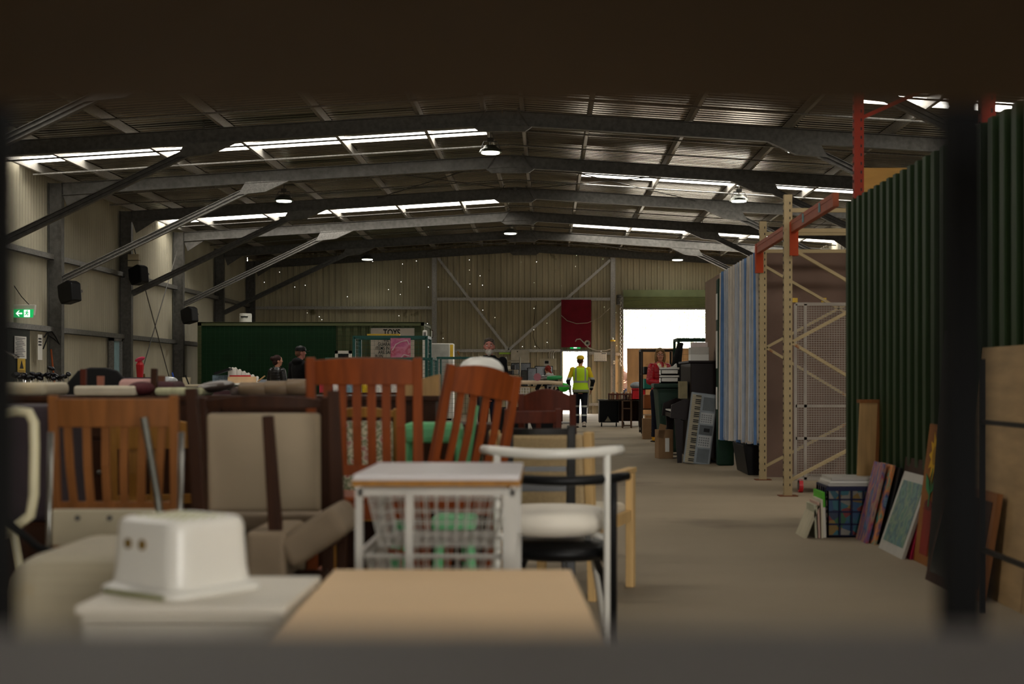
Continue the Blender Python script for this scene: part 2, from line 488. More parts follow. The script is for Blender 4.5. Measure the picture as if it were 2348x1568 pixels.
for z in (2.18, 3.64):
    for a, b in zip(FR, FR[1:]):
        mb = MB(); mb.box(-9.97, -9.95, a + .08, b - .08, z - .08, z + .02); mb.box(-10.07, -9.95, a + .08, b - .08, z + .02, z + .035)
        mb.box(-10.07, -9.95, a + .08, b - .08, z - .08, z - .07)
        struct(mb.build('beam', galv), 'horizontal wall girt on the left wall')
for y in (28.8,):
    pass
# cross rods in the left wall bay and roof
for y0, y1, z0, z1, x in ((33.8, 38.2, .3, 4.6, -9.93), (38.2, 33.8, .3, 4.6, -9.9)):
    struct(MB().tube([(x, y0, z0), (x, y1, z1)], .014, 6).build('beam', galv_dark), 'wall bracing rod')
for y0, y1 in ((28.8, 33.6), (43.2, 47.7)):
    for xa, xb in ((-4, -.8), (-.7, 3.5)):
        for k in (0, 1):
            a, b = (xa, xb) if k else (xb, xa)
            struct(MB().tube([(a, y0, rb(a) + .2), (b, y1, rb(b) + .2)], .012, 6).build('beam', galv_dark), 'roof bracing rod')

# end wall steel ------------------------------------------------------
E = YE - .06
for px, wpx in ((997, 10), (1405, 11)):
    x = wx(px, YE); struct(MB().ibeam((x, E - .09, 0), (x, E - .09, rb(x)), .16, .16).build('column', galv_pale), 'galvanised end wall column')


def girt(xa, xb, py, t=7):
    z = wz(py, YE); struct(MB().box(wx(xa, YE), wx(xb, YE), E - .05, E + .02, z - .05, z + .05).build('beam', galv_pale), 'horizontal end wall girt')


girt(570, 992, 706); girt(1003, 1399, 686); girt(1003, 1287, 804); girt(1347, 1399, 810); girt(1411, 1428, 812); girt(1347, 1399, 927)
girt(570, 992, 806)
for a, b in (((1005, 592), (1166, 803)), ((1399, 597), (1166, 803))):
    struct(MB().beam((wx(a[0], YE), E - .07, wz(a[1], YE)), (wx(b[0], YE), E - .07, wz(b[1], YE)), .07, .09).build('beam', galv_pale), 'diagonal end wall brace')
# rafters' end trim
# doorway 1 frame
d = MB(); t = .06
d.box(DX0 - t, DX0, E - .06, E + .1, 0, DH + t); d.box(DX1, DX1 + t, E - .06, E + .1, 0, DH + t); d.box(DX0, DX1, E - .06, E + .1, DH, DH + t)
struct(d.build('door_1', galv), 'open personnel doorway, bright outside')
struct(MB().box(DX0 - .02, DX0 + .03, YE + .1, YE + .9, 0.02, DH).build('door_1', mat('door_leaf', '#b9b6a8', .5)), 'door leaf swung outwards')
# roller door: drum slats partly lowered
slat_m = mat('roller_door_slats', '#86916c', .5, .2, .1, 3)
mb = MB(); z = GH; y = YE - .1
mb.box(GX0, GX1, y - .02, y + .12, GH, GH + .22)
zb = wz(707, YE); n = 9; hh = (GH - zb) / n
for i in range(n):
    z1 = GH - i * hh
    mb.prism([(y - .03, z1), (y - .05, z1 - hh * .35), (y - .03, z1 - hh * .7), (y - .005, z1 - hh), (y + .02, z1 - hh), (y + .02, z1)], 'x', GX0, GX1)
ro = struct(mb.build('door_2', slat_m), 'green roller door, rolled almost fully up')
MB().box(GX0, GX1, y - .05, y + .03, zb - .05, zb).build('bottom_rail', galv, ro)
MB().box(GX0 - .06, GX0, y - .05, y + .1, 0, GH).build('guide_track', galv, ro)
MB().box(GX1, GX1 + .06, y - .05, y + .1, 0, GH).build('guide_track', galv, ro)
# side door in left wall, bay between columns
dy0, dy1 = 32.7, 33.3
mb = MB(); mb.box(-10.06, -9.95, dy0 - .06, dy0, 0, 2.1); mb.box(-10.06, -9.95, dy1, dy1 + .06, 0, 2.1); mb.box(-10.06, -9.95, dy0 - .06, dy1 + .06, 2.04, 2.1)
dd = struct(mb.build('door_3', galv), 'narrow aluminium side door with pale blue glass')
MB().box(-10.04, -10.01, dy0, dy1, 0.02, 2.04).build('pane', mat('pale_blue_glass', '#8fb0b8', .25, 0, .05), dd)
MB().box(-10.01, -9.95, dy0 + .06, dy0 + .12, .95, 1.3).build('handle', p_black, dd)
mb = MB(); mb.box(-10.07, -9.98, 26.3, 27.45, 0, 2.1)
dd = struct(mb.build('door_4', mat('dark_grey_green_door', '#2c312b', .6)), 'dark door leaf under the exit sign')
MB().box(-9.98, -9.94, 26.36, 26.42, .98, 1.1).build('handle', chrome, dd)

# high bay lamps -------------------------------------------------------
lamp_g = mat('grey_lamp_housing', '#55584f', .4, .4)
lamp_glow = glow_mat('lamp_lens', '#fbffe6', 5.0)


def lamp_proto():
    t = thing('high_bay_lamp', 'x', 'lamp')
    MB().lathe([(0, .13), (.1, .13), (.13, .09), (.19, .05), (.215, 0), (.2, 0), (0, .005)], 20).build('housing', lamp_g, t)
    MB().lathe([(0, .002), (.17, .002), (.165, -.02), (0, -.025)], 20).build('lens', lamp_glow, t)
    m = MB(); m.tube([(0, 0, .13), (0, 0, .42)], .01, 6); m.tube([(-.17, 0, .08), (-.12, 0, .2), (.12, 0, .2), (.17, 0, .08)], .01, 6); m.box(-.06, .06, -.04, .04, .2, .27)
    m.build('bracket', galv_dark, t)
    return t


lampdef = [(-5.86, 24.3, 5.16, 'round high bay lamp nearest on the left slope, by the first knee brace'),
           (4.28, 24.3, 5.06, 'round high bay lamp nearest on the right slope, beside the orange rack post'),
           (-1.04, 26.2, 5.33, 'glowing round lamp hanging near the ridge, closest of the ridge lamps'),
           (-5.86, 31.7, 5.13, 'round lamp on the left slope, second from the near end'),
           (4.28, 31.7, 5.13, 'round lamp on the right slope, second from the near end'),
           (-5.86, 39.1, 5.1, 'round lamp on the left slope, third from the near end'),
           (4.28, 39.1, 5.1, 'round lamp on the right slope, third from the near end'),
           (-1.04, 40.4, 5.3, 'small glowing lamp by the ridge over the far frames'),
           (-5.86, 46.4, 5.07, 'round lamp on the left slope, furthest back by the dark end wall'),
           (4.28, 46.6, 5.07, 'round lamp on the right slope, above the roller door')]
lp = None
for x, y, z, lb in lampdef:
    if lp is None:
        lp = lamp_proto(); lp.location = (x, y, z); lp['label'] = lb; lp['group'] = 'high bay lamps under the roof'
    else: dup(lp, (x, y, z), label=lb)
    L_ = bpy.data.lights.new('lamp_light', 'SPOT'); L_.energy = 6; L_.color = (1, .96, .82); L_.spot_size = R(130); L_.shadow_soft_size = .15
    o = bpy.data.objects.new('lamp_light', L_); C.objects.link(o); o.location = (x, y, z - .05)

# ------------------------------------------------------------------ fittings on the walls and columns
def speaker(x, y, z, rz, label):
    t = thing('loudspeaker', label, 'speaker', (x, y, z), rz, 'black loudspeakers on the columns')
    MB().prism([(-.17, -.2), (.17, -.2), (.21, .16), (.1, .24), (-.2, .2), (-.22, -.05)], 'y', -.16, .1, Matrix.Rotation(R(-12), 4, 'Y')).build('cabinet', p_black, t, bevel=.03)
    MB().beam((0, .1, 0), (0, .28, .06), .03, .05).build('bracket', galv_dark, t)


speaker(-9.5, 28.4, wz(672, 28.4), R(-30), 'black loudspeaker on the column nearest the green exit sign')
speaker(-9.5, 33.2, wz(632, 33.2), R(-30), 'black loudspeaker on the second column, above the pale blue side door')
speaker(-9.52, 38.0, wz(724, 38.0), R(-30), 'black loudspeaker on the third column, beside the green container')

green_lit = glow_mat('exit_sign_green', '#0f9a4e', .55)
white_lit = glow_mat('exit_sign_white', '#eefff4', .75)


def runner(mb, cx, cz, s, y0, y1):
    """running figure pictogram"""
    def q(*p): mb.prism([(cx + a * s, cz + b * s) for a, b in p], 'y', y0, y1)
    mb.tube([(cx + .06 * s, y0, cz + .40 * s), (cx + .06 * s, y1, cz + .40 * s)], .085 * s, 12)
    q((-.12, .27), (.1, .3), (.16, .22), (.02, -.02), (-.14, .0), (-.04, .2))
    q((-.04, .27), (-.26, .2), (-.32, .02), (-.25, .0), (-.2, .13), (-.04, .18))
    q((.1, .28), (.2, .12), (.34, .16), (.35, .09), (.17, .03), (.06, .18))
    q((-.02, 0), (.2, -.06), (.22, -.14), (.12, -.36), (.04, -.34), (.1, -.14), (-.14, -.08))
    q((-.12, .02), (-.16, -.16), (-.4, -.18), (-.4, -.26), (-.1, -.26), (.0, -.04))


def exit_sign(name_label, loc, rz, wd, hg, arrow=True, sup=None):
    t = thing('exit_sign', name_label, 'sign', loc, rz)
    MB().prism([(-wd / 2 - .02, .04 * 1), (wd / 2 + .02, .04), (wd / 2 + .04, hg + .09), (-wd / 2 - .04, hg + .09)], 'y', 0, .07).build('housing', p_white, t, bevel=.008)
    MB().prism([(-wd / 2, 0), (wd / 2, 0), (wd / 2 + .01, hg), (-wd / 2 - .01, hg)], 'y', -.02, .0).build('green_panel', green_lit, t)
    if arrow:
        m = MB(); c = -wd * .22; s = hg * .36
        m.prism([(c - s * 1.1, hg / 2), (c - s * .1, hg / 2 + s), (c + s * .25, hg / 2 + s), (c - s * .35, hg / 2 + s * .25), (c + s * 1.1, hg / 2 + s * .25), (c + s * 1.1, hg / 2 - s * .25), (c - s * .35, hg / 2 - s * .25), (c + s * .25, hg / 2 - s), (c - s * .1, hg / 2 - s)], 'y', -.026, -.019)
        m.build('arrow', white_lit, t)
    c = wd * .2 if arrow else 0; k = hg * .5
    MB().box(c - k * .72, c + k * .72, -.025, -.018, .01, hg - .01).build('doorway_mark', white_lit, t)
    m = MB(); runner(m, c, hg / 2, hg * .85, -.031, -.024); m.build('running_figure', green_lit, t)
    if sup:
        m = MB(); m.tube(sup, .008, 6); m.build('cord', p_black, t)
    return t


exit_sign('green exit sign with white arrow and running figure on the left wall', (wx(54, 27), 27, wz(728, 27)), 0, .36, .155,
          sup=[(.1, .03, .24), (-.05, .03, .4), (-.2, .03, .62)])
exit_sign('small green exit sign with running figure over the bright doorway', (wx(1319, 47.8), 47.86, wz(799, 47.8)), 0, .34, .15, False)

# end wall fittings
yw = 47.93
single(MB().box(-.5, .5, -.03, 0, -.8, .8), 'maroon_board', mat('maroon_paint', '#7a1026', .6, 0, .15, 3, stain=('#6a2030', 9, .7)), 'tall maroon board fixed to the ribbed end wall', 'board', (wx(1321, yw), 47.82, wz(742, yw)))
t = thing('horn_speaker', 'small round grey speaker on the lower corner of the maroon board', 'speaker', (wx(1346, yw), 47.78, wz(787, yw)))
MB().lathe([(0, 0), (.065, .01), (.1, .06), (.09, .07), (.05, .03), (0, .03)], 20).build('ring', p_whitepaint, t).rotation_euler = (R(90), 0, 0)
MB().lathe([(0, .03), (.035, .05), (0, .07)], 16).build('centre_cap', p_black, t).rotation_euler = (R(90), 0, 0)


def px_path(pts, Y): return [(wx(a, Y), Y, wz(b, Y)) for a, b in pts]


single(MB().tube(px_path([(1319, 783), (1322, 778), (1330, 777), (1338, 785), (1350, 797), (1368, 804), (1390, 803), (1400, 800)], 47.8), .022, 6), 'cable', p_whitepaint, 'thick white cable looping from the exit sign to the column', 'cable')
single(MB().tube(px_path([(1286, 722), (1300, 735), (1322, 742), (1348, 740), (1375, 728), (1399, 705)], 47.76), .01, 5), 'cable', p_whitepaint, 'thin white cable sagging across the maroon board', 'cable')
single(MB().tube(px_path([(1228, 700), (1222, 770), (1228, 790), (1238, 800)], 47.85), .008, 5), 'cable', rubber, 'thin black cable hanging on the end wall left of the maroon board', 'cable')
k = 0
for dx in (0, 5, 10):
    single(MB().tube(px_path([(1259 + dx, 822), (1258 + dx, 812), (1262 + dx, 804), (1270 + dx, 801), (1279, 802)], 47.8 - dx * .01), .012, 6), 'conduit', p_whitepaint, 'white bent conduit rising from the fire panel on the end wall', 'conduit', group='white conduits above the fire panel')


def cab(name, x0, x1, y0, y1, Y, dep, label, catg, m, front=None, parent=None):
    """wall-hung or standing box given by its picture extents at depth Y, back at Y+dep"""
    t = thing(name, label, catg, (wx((x0 + x1) / 2, Y), Y, wz(y1, Y)))
    W_, H_ = (x1 - x0) * Y / F, (y1 - y0) * Y / F
    MB().box(-W_ / 2, W_ / 2, 0, dep, 0, H_).build('cabinet_body', m, t, bevel=.008)
    return t, W_, H_


t, W_, H_ = cab('meter_cabinet', 1171, 1213, 802, 833, 47.6, .25, 'pale two-door electrical cabinet on the end wall', 'cabinet', mat('pale_grey_enamel', '#b3ac9c', .5))
MB().box(-W_ / 2 + .01, W_ * .14, -.012, 0, .01, H_ - .01).build('door', mat('pale_grey_enamel', '#b3ac9c', .5), t)
MB().box(W_ * .16, W_ / 2 - .01, -.012, 0, .01, H_ - .01).build('door', mat('pale_grey_enamel', '#b3ac9c', .5), t)
MB().tube([(-.08, -.03, H_ - .06), (-.08, 0, H_ - .06)], .02, 10).build('lock', p_black, t)
t, W_, H_ = cab('fire_panel', 1237, 1275, 822, 848, 47.6, .2, 'cream fire alarm panel with dark display on the end wall', 'alarm panel', p_cream)
MB().box(-.13, .08, -.008, 0, H_ * .35, H_ * .85).build('faceplate', p_whitepaint, t)
MB().box(-.1, .03, -.014, -.008, H_ * .55, H_ * .8).build('display', p_black, t)
t, W_, H_ = cab('whiteboard', 1362, 1391, 808, 829, 47.7, .02, 'small white notice board right of the bright doorway', 'whiteboard', paper)
MB().box(-W_ / 2, W_ / 2, -.01, 0, 0, .012).build('lower_rim', p_black, t)
m = MB()
for r_ in range(4):
    for c_ in range(5): m.box(-W_ / 2 + .03 + c_ * .075, -W_ / 2 + .075 + c_ * .075, -.004, 0, .05 + r_ * .055, .056 + r_ * .055)
m.box(W_ * .1, W_ * .45, -.004, 0, H_ - .05, H_ - .02)
m.build('writing', mat('grey_ink', '#6a6c70', .7), t)
xc = wx(1407, YE)
t = thing('wall_switch', 'white switch box on the column beside the roller door', 'switch', (xc, 47.74, wz(831, YE)))
MB().box(-.035, .035, 0, .08, -.06, .06).build('switch_plate', p_white, t, bevel=.006); MB().box(-.01, .01, -.01, 0, -.015, .015).build('toggle', p_black, t)
t = thing('warning_beacon', 'small yellow and white beacon on the end wall column', 'beacon', (xc - .05, 47.7, wz(783, YE)))
MB().lathe([(0, 0), (.09, 0), (.1, .03), (.06, .05), (0, .05)], 14).build('yellow_base', mat('yellow_plastic', '#d8b020', .4), t)
MB().lathe([(0, .05), (.03, .05), (.03, .12), (0, .13)], 12).build('lens', p_white, t)
m = MB(); xx = wx(1421, YE)
for i in range(34): m.ell((xx + .012 * (-1) ** i, 47.6, wz(838, YE) + i * .07), (.022, .012, .04), n=8)
single(m, 'hanging_chain', galv_pale, 'pull chain hanging beside the roller door', 'chain')
t = thing('door_motor', 'dark gearbox of the roller door at its top left corner', 'motor', (wx(1419, YE), 47.6, wz(700, YE)))
MB().box(-.09, .07, 0, .2, 0, .34).build('gearbox', galv_dark, t, bevel=.02); MB().lathe([(0, 0), (.1, 0), (.1, .05), (0, .05)], 16, (0, -.03, .2)).build('chain_wheel', galv_dark, t).rotation_euler = (R(0), 0, 0)
# left wall notices
t = thing('notice', 'white printed notice on the dark door by the left wall', 'notice', (-9.96, 26.9, wz(822, 26.9)), R(90))
MB().box(-.3, .3, -.006, 0, 0, .42).build('sheet', paper, t)
m = MB(); z = .39
for i in range(12): m.box(-.26 + .03 * (i % 3), .24 - .05 * ((i * 7) % 4), -.009, -.006, z - .012, z); z -= .031
m.build('print_lines', mat('grey_ink', '#6a6c70', .7), t)
t = thing('warning_sign', 'yellow safety sign below the notice on the dark door', 'sign', (-9.96, 26.95, wz(862, 26.95)), R(90))
MB().box(-.2, .2, -.006, 0, 0, .33).build('plate', mat('yellow_plastic', '#d8b020', .4), t)
m = MB(); m.prism([(-.1, .14), (.1, .14), (0, .3)], 'y', -.009, -.006); m.box(-.16, .16, -.009, -.006, .09, .1); m.box(-.14, .14, -.009, -.006, .03, .07); m.build('symbol', p_black, t)
t = thing('paper_strip', 'narrow white paper strip taped to the cream left wall', 'paper', (-9.98, 28.0, wz(825, 28.0)), R(90))
MB().box(-.12, .12, -.004, 0, 0, .5).build('sheet', paper, t)
m = MB()
for i in range(3): m.box(-.1, .07, -.006, -.004, .28 + i * .06, .31 + i * .06)
m.build('print_lines', p_black, t)
single(MB().tube([(-9.9, 28.0, 1.98), (-9.85, 28.05, 2.08), (-9.8, 28.15, 2.1), (-9.78, 28.3, 2.0), (-9.75, 28.45, 1.85), (-9.8, 28.3, 1.95), (-9.85, 28.1, 2.02), (-9.9, 27.95, 1.75)], .014, 6), 'coiled_cable', rubber, 'black coiled cable hanging on the cream left wall', 'cable')
t = thing('rake', 'wooden rake handle leaning on the column below the left brace', 'rake', (-9.62, 28.1, 0))
MB().tube([(0, 0, .05), (-.22, .12, 1.75)], .018, 8).build('handle', w_red, t)
m = MB(); m.box(-.02, .02, -.2, .2, .03, .07)
for i in range(9): m.box(-.01, .01, -.19 + i * .045, -.175 + i * .045, 0, .04)
m.build('rake_head', galv_dark, t)
# white boxes on the second column
for z, lb in ((wz(603, 33.4), 'lower white carton strapped high on the second column'), (wz(588, 33.4), 'upper white carton strapped high on the second column')):
    single(MB().box(-.13, .13, -.1, .1, 0, .14), 'junction_box', p_cream, lb, 'box', (-9.66, 33.3, z - .1), bevel=.01)

# ------------------------------------------------------------------ green container, sign, cages behind the chairs
cy = 38.0; cx0, cx1 = wx(453, cy), wx(972, cy); ch = wz(739, cy)
t = thing('shipping_container', 'long dark green storage container with lighter olive end panels', 'container', (cx0, cy, 0))
CW = cx1 - cx0
dg = mat('container_dark_green', '#0c3016', .6, .1, .12, 2, stain=('#0a2812', 1.5, .6))
ol = mat('container_olive', '#4f5438', .6, .1, .12, 2)
split = wx(770, cy) - cx0
MB().box(.03, split, .02, .06, .14, ch - .08).build('front_panel', dg, t)
m = MB(); pr = trap(CW - split - .06, .21, .03, .5)
for (s0, d0), (s1, d1) in zip(pr, pr[1:]): m._f([m.bm.verts.new(q) for q in ((split + s0, .05 - d0, .14), (split + s1, .05 - d1, .14), (split + s1, .05 - d1, ch - .08), (split + s0, .05 - d0, ch - .08))])
m.build('ribbed_panel', ol, t, solid=.004)
m = MB(); m.box(0, CW, 0, .1, ch - .09, ch); m.box(0, CW, 0, .1, 0, .15); m.box(0, .1, 0, .1, 0, ch); m.box(CW - .08, CW, 0, .1, 0, ch); m.box(CW - .08, CW, 2.3, 2.42, 0, ch); m.box(CW - .08, CW, 0, 2.4, ch - .09, ch); m.box(0, .1, 2.3, 2.42, 0, ch)
m.build('frame', ol, t)
m = MB(); pr = trap(2.2, .21, .03, .5)
for (s0, d0), (s1, d1) in zip(pr, pr[1:]):
    for xx, sg in ((CW - .04, 1), (.04, -1)): m._f([m.bm.verts.new(q) for q in ((xx + sg * d0 * .5, .1 + s0, .1), (xx + sg * d1 * .5, .1 + s1, .1), (xx + sg * d1 * .5, .1 + s1, ch - .05), (xx + sg * d0 * .5, .1 + s0, ch - .05))])
m.box(.05, CW - .05, 2.36, 2.4, .1, ch - .05)
m.build('side_walls', ol, t, solid=.004)
MB().box(0, CW, 0, 2.4, ch - .02, ch + .01).build('roof_sheet', ol, t)
m = MB()      # mesh grid fixed over the front
for i in range(1, 22): m.box(.02, CW, -.012, -.006, .12 + i * .115, .126 + i * .115)
for i in range(1, 50): m.box(i * .12, i * .12 + .004, -.012, -.006, .12, ch - .1)
m.build('mesh_screen', mat('green_mesh_wire', '#1a3a22', .5), t)
sx = wx(565, 39.3)
t = thing('plastic_drum', 'white drum with dark markings on top of the green container', 'drum', (sx, 39.2, ch + .01))
MB().lathe([(0, 0), (.16, 0), (.17, .05), (.17, .25), (.16, .28), (0, .28)], 18).build('drum_body', p_white, t); MB().box(-.1, .1, -.178, -.165, .17, .2).build('mark', p_black, t)

# TOYS sign
sy = 37.3
t = thing('toys_sign', 'white TOYS sign with lines of black lettering', 'sign', (wx(900, sy), sy, 0))
sw = (951 - 851) * sy / F / 2; z0, z1, zm = wz(846, sy), wz(752, sy), wz(773, sy)
m = MB(); m.box(-sw, sw, 0, .02, zm, z1); m.box(-sw, sw, .0, .02, z0, zm - .01); m.build('board', mat('sign_white', '#c9c0b4', .5, 0, .08, 1.5), t)
m = MB(); m.box(-sw, sw, -.012, 0, z1 - .015, z1); m.box(-sw, -sw + .015, -.012, 0, zm, z1); m.box(sw - .015, sw, -.012, 0, zm, z1); m.build('rim', galv_pale, t)
m = MB(); m.beam((-.4, .05, 0), (-.4, .05, zm), .05, .05); m.beam((.4, .05, 0), (.4, .05, zm), .05, .05); m.build('posts', galv, t)


def text(s, size, x, z, parent, m, y=-.006, sx_=.75, align='CENTER', name='lettering', off=.002):
    cu = bpy.data.curves.new(name, 'FONT'); cu.body = s; cu.size = size; cu.extrude = .002; cu.align_x = align; cu.offset = off
    o = bpy.data.objects.new(name, cu); C.objects.link(o); o.parent = parent; o.location = (x, y, z); o.rotation_euler = (R(90), 0, 0); o.scale = (sx_, 1, 1)
    cu.materials.append(m)
    dg = bpy.context.evaluated_depsgraph_get(); me = bpy.data.meshes.new_from_object(o.evaluated_get(dg)); me.name = name
    p = bpy.data.objects.new(name, me); C.objects.link(p); p.parent = parent; p.location = o.location; p.rotation_euler = o.rotation_euler; p.scale = o.scale
    bpy.data.objects.remove(o); return p


text('TOYS', .24, -.02, z1 - .2, t, p_black, off=.005)
for i, (s_, dx) in enumerate((('WE G', -.12), ('GUARAN', -.19), ('ITEMS IN T', -.22), ('ARE SAF', -.2), ('BUIN', -.35), ('PLEA', -.36))):
    text(s_, .125, dx, zm - .12 - i * .105, t, p_black, off=.0012)

# wire cages on castors (teal trolleys) ------------------------------------
def mesh_grid(m, w, h, st, t=.003, T=None, y=0):
    nx, nz = max(1, round(w / st)), max(1, round(h / st))
    for i in range(nx + 1): x = w * i / nx; m.box(x - t / 2, x + t / 2, y - t / 2, y + t / 2, 0, h, T)
    for j in range(nz + 1): z = h * j / nz; m.box(0, w, y - t / 2, y + t / 2, z - t / 2, z + t / 2, T)


def cage(name, label, loc, rz, w, d, h, m_fr, fr=.035, zb=.2, sides='lrbf', st=.07, shelf=(), castor=True, group=None):
    t = thing(name, label, 'trolley', loc, rz, group)
    m = MB()
    for x in (0, w):
        for y in (0, d): m.box(x - fr / 2, x + fr / 2, y - fr / 2, y + fr / 2, zb - .08, h)
    for z in (zb, h):
        m.box(0, w, -fr / 2, fr / 2, z - fr / 2, z + fr / 2); m.box(0, w, d - fr / 2, d + fr / 2, z - fr / 2, z + fr / 2)
        m.box(-fr / 2, fr / 2, 0, d, z - fr / 2, z + fr / 2); m.box(w - fr / 2, w + fr / 2, 0, d, z - fr / 2, z + fr / 2)
    m.build('frame', m_fr, t)
    Rz = Matrix.Rotation(R(90), 4, 'Z')
    for s_ in sides:
        m = MB(); T = {'f': Matrix.Translation((0, 0, zb)), 'b': Matrix.Translation((0, d, zb)), 'l': Matrix.Translation((0, 0, zb)) @ Rz, 'r': Matrix.Translation((w, 0, zb)) @ Rz}[s_]
        mesh_grid(m, d if s_ in 'lr' else w, h - zb, st, .0028, T); m.build('mesh_panel', m_fr, t)
    for z in (zb,) + tuple(shelf):
        MB().box(.01, w - .01, .01, d - .01, z, z + .015).build('shelf', m_fr, t)
    if castor:
        for x in (.05, w - .05):
            for y in (.05, d - .05):
                c = MB().box(x - .02, x + .02, y - .02, y + .02, .09, zb - .07).build('castor', galv, t)
                m = MB(); m.tube([(x - .015, y, .055), (x + .015, y, .055)], .055, 14); m.build('wheel', rubber, c)
    return t


yc = 25.0
x0 = wx(812, yc); wd = wx(978, yc) - x0
tc1 = cage('cage_trolley', 'teal mesh cage trolley in front of the white toys sign', (x0, yc, 0), 0, wd, .8, wz(773, yc), teal_frame, .05, sides='lrf')
t = single(MB().box(0, .58, -.02, .02, 0, .03), 'spirit_level', mat('yellow_plastic', '#d8b020', .4), 'yellow bar lying along the top rail of the teal cage', 'bar', (wx(842, yc), yc, wz(773, yc) + .028))
pk = ramp_mat('pink_print', ['#d77aa0', '#c9608e', '#e08fae', '#c4506c', '#e7b4c0', '#d06a50'], 2.2, .6, (1, 1, 1.6))
t = thing('pink_banner', 'pink printed fabric banner hung on the cage over the sign', 'banner', (wx(919, yc), yc - .04, wz(842, yc)))
bw, bh = 46 * yc / F / 2, (842 - 775) * yc / F
m = MB(); m.grid(lambda u, v: (-bw + 2 * bw * u, .012 * math.sin(u * 9), bh * v), 12, 4); m.build('cloth', pk, t, solid=.004, smooth=True)
for pts in ([(-.16, .12), (-.1, .16), (-.02, .13), (.06, .22), (.15, .2)], [(-.14, .30), (-.08, .40), (.02, .45), (.12, .47), (.15, .40)]):
    MB().tube([(a, -.02, b) for a, b in pts], [.012] * len(pts), 6).build('white_swirl', mat('pale_pink', '#e9c6cc', .7), t)
# low barrier cage behind the chairs
yb = 24.0
cage('mesh_crate', 'long low mesh cage with a teal top rail behind the slatted chairs', (wx(748, 23.0), 23.0, 0), 0, wx(990, 23) - wx(748, 23), .9, wz(822, 23.0), teal_frame, .035, sides='fr', st=.06)
cage('mesh_crate', 'low wire cage filled with oddments left of the bearded man', (wx(1003, 24.2), 24.2, 0), 0, wx(1082, 24.2) - wx(1003, 24.2), .8, wz(820, 24.2), teal_frame, .03, sides='fr', st=.08)
# white door frame leaning behind, box unit, tools
t = thing('window_frame', 'white empty window frame standing by the green container', 'window frame', (wx(768, 34), 34, 0))
ww = 38 * 34 / F; m = MB(); z1 = wz(804, 34); m.box(0, .07, 0, .06, 0, z1); m.box(ww - .07, ww, 0, .06, 0, z1); m.box(0, ww, 0, .06, z1 - .07, z1); m.box(0, ww, 0, .06, .0, .08); m.build('frame', p_white, t)
MB().box(.07, ww - .07, .02, .03, .08, z1 - .07).build('dark_glass', mat('dark_glass', '#1a2022', .15), t)
t = thing('refrigerator', 'white upright refrigerator with yellow tape near the end wall', 'refrigerator', (wx(989, 40), 40, 0))
fw, fz = 50 * 40 / F, wz(787, 40)
MB().box(0, fw, 0, .6, .05, fz).build('cabinet_body', p_white, t, bevel=.02); MB().box(-.01, fw * .8, -.04, 0, .05, fz - .02).build('door', mat('fridge_door', '#a9a9a2', .45), t, bevel=.01)
MB().box(fw * .86, fw, -.012, .0, fz - .4, fz - .04).build('yellow_tape', mat('yellow_plastic', '#d8b020', .4), t)
MB().box(.05, fw - .05, .05, .55, 0, .06).build('plinth', p_black, t)
t = thing('electric_bar_heater', 'white vertical panel standing beside the container corner', 'panel', (wx(973, 37.6), 37.6, 0))
MB().box(-.05, .07, 0, .08, 0, wz(757, 37.6)).build('panel', p_white, t, bevel=.03); MB().box(-.02, .04, -.01, 0, wz(775, 37.6), wz(762, 37.6)).build('slot', galv, t)
t = thing('picture', 'small framed white picture hung on the container side', 'picture', (wx(984, 40.3), 40.45, wz(774, 40.3)))
MB().box(-.1, .1, 0, .03, 0, .22).build('frame', w_dark, t); MB().box(-.08, .08, -.01, 0, .02, .2).build('mount', paper, t)
t = thing('hand_tool', 'wooden handled chisel stuck upright in the mesh cage', 'tool', (wx(1058, 24.5), 24.5, wz(824, 24.5)))
MB().tube([(0, 0, 0), (-.03, 0, .07)], .008, 6).build('shaft', chrome, t); MB().tube([(-.03, 0, .07), (-.065, 0, .14)], .014, 8).build('handle', w_honey, t)
t = thing('level_tool', 'bright green level lying on a ledge behind the bearded man', 'level', (wx(1140, 46), 47.85, wz(812, 47.8)))
MB().box(0, .5, -.03, .03, 0, .06).build('bar', mat('lime_plastic', '#a6d028', .4), t)

# computer bench by the end wall
by = 36.5
t = thing('workbench', 'cluttered workbench with screens by the end wall', 'workbench', (wx(1168, by), by, 0)); bw = (1292 - 1168) * by / F; bz = wz(886, by)
MB().box(0, bw, 0, .9, bz - .04, bz).build('bench_top', w_ply, t)
for x in (.05, bw - .05):
    for y in (.05, .85): MB().box(x - .03, x + .03, y - .03, y + .03, 0, bz - .04).build('leg', w_dark, t)
def monitor(px, py, wp, hp, Y, label, base):
    t = thing('monitor', label, 'monitor', (wx(px, Y), Y, base), 0, 'old flat screens on the workbench')
    zt = wz(py, Y) - base; w2, h2 = wp * Y / F, hp * Y / F
    MB().box(0, w2, 0, .05, zt - h2, zt).build('screen_housing', p_black, t, bevel=.008)
    MB().box(.02, w2 - .02, -.004, 0, zt - h2 + .02, zt - .02).build('screen', mat('dark_glass', '#1a2022', .15), t)
    m = MB(); m.box(w2 / 2 - .03, w2 / 2 + .03, .02, .06, 0, max(.02, zt - h2 + .05)); m.box(w2 / 2 - .13, w2 / 2 + .13, -.06, .14, 0, .015); m.build('stand', p_black, t)
monitor(1172, 832, 45, 28, 37.2, 'wide black screen at the back left of the workbench', bz)
monitor(1209, 843, 22, 34, 36.9, 'tall black computer tower screen in the middle of the workbench', bz)
monitor(1226, 839, 42, 30, 37.1, 'wide black screen left of the bright doorway', bz)
t = thing('computer_tower', 'black perforated computer case on the workbench', 'computer', (wx(1195, 36.7), 36.7, bz))
MB().box(0, .17, 0, .4, 0, .42).build('case', p_black, t, bevel=.01)
m = MB()
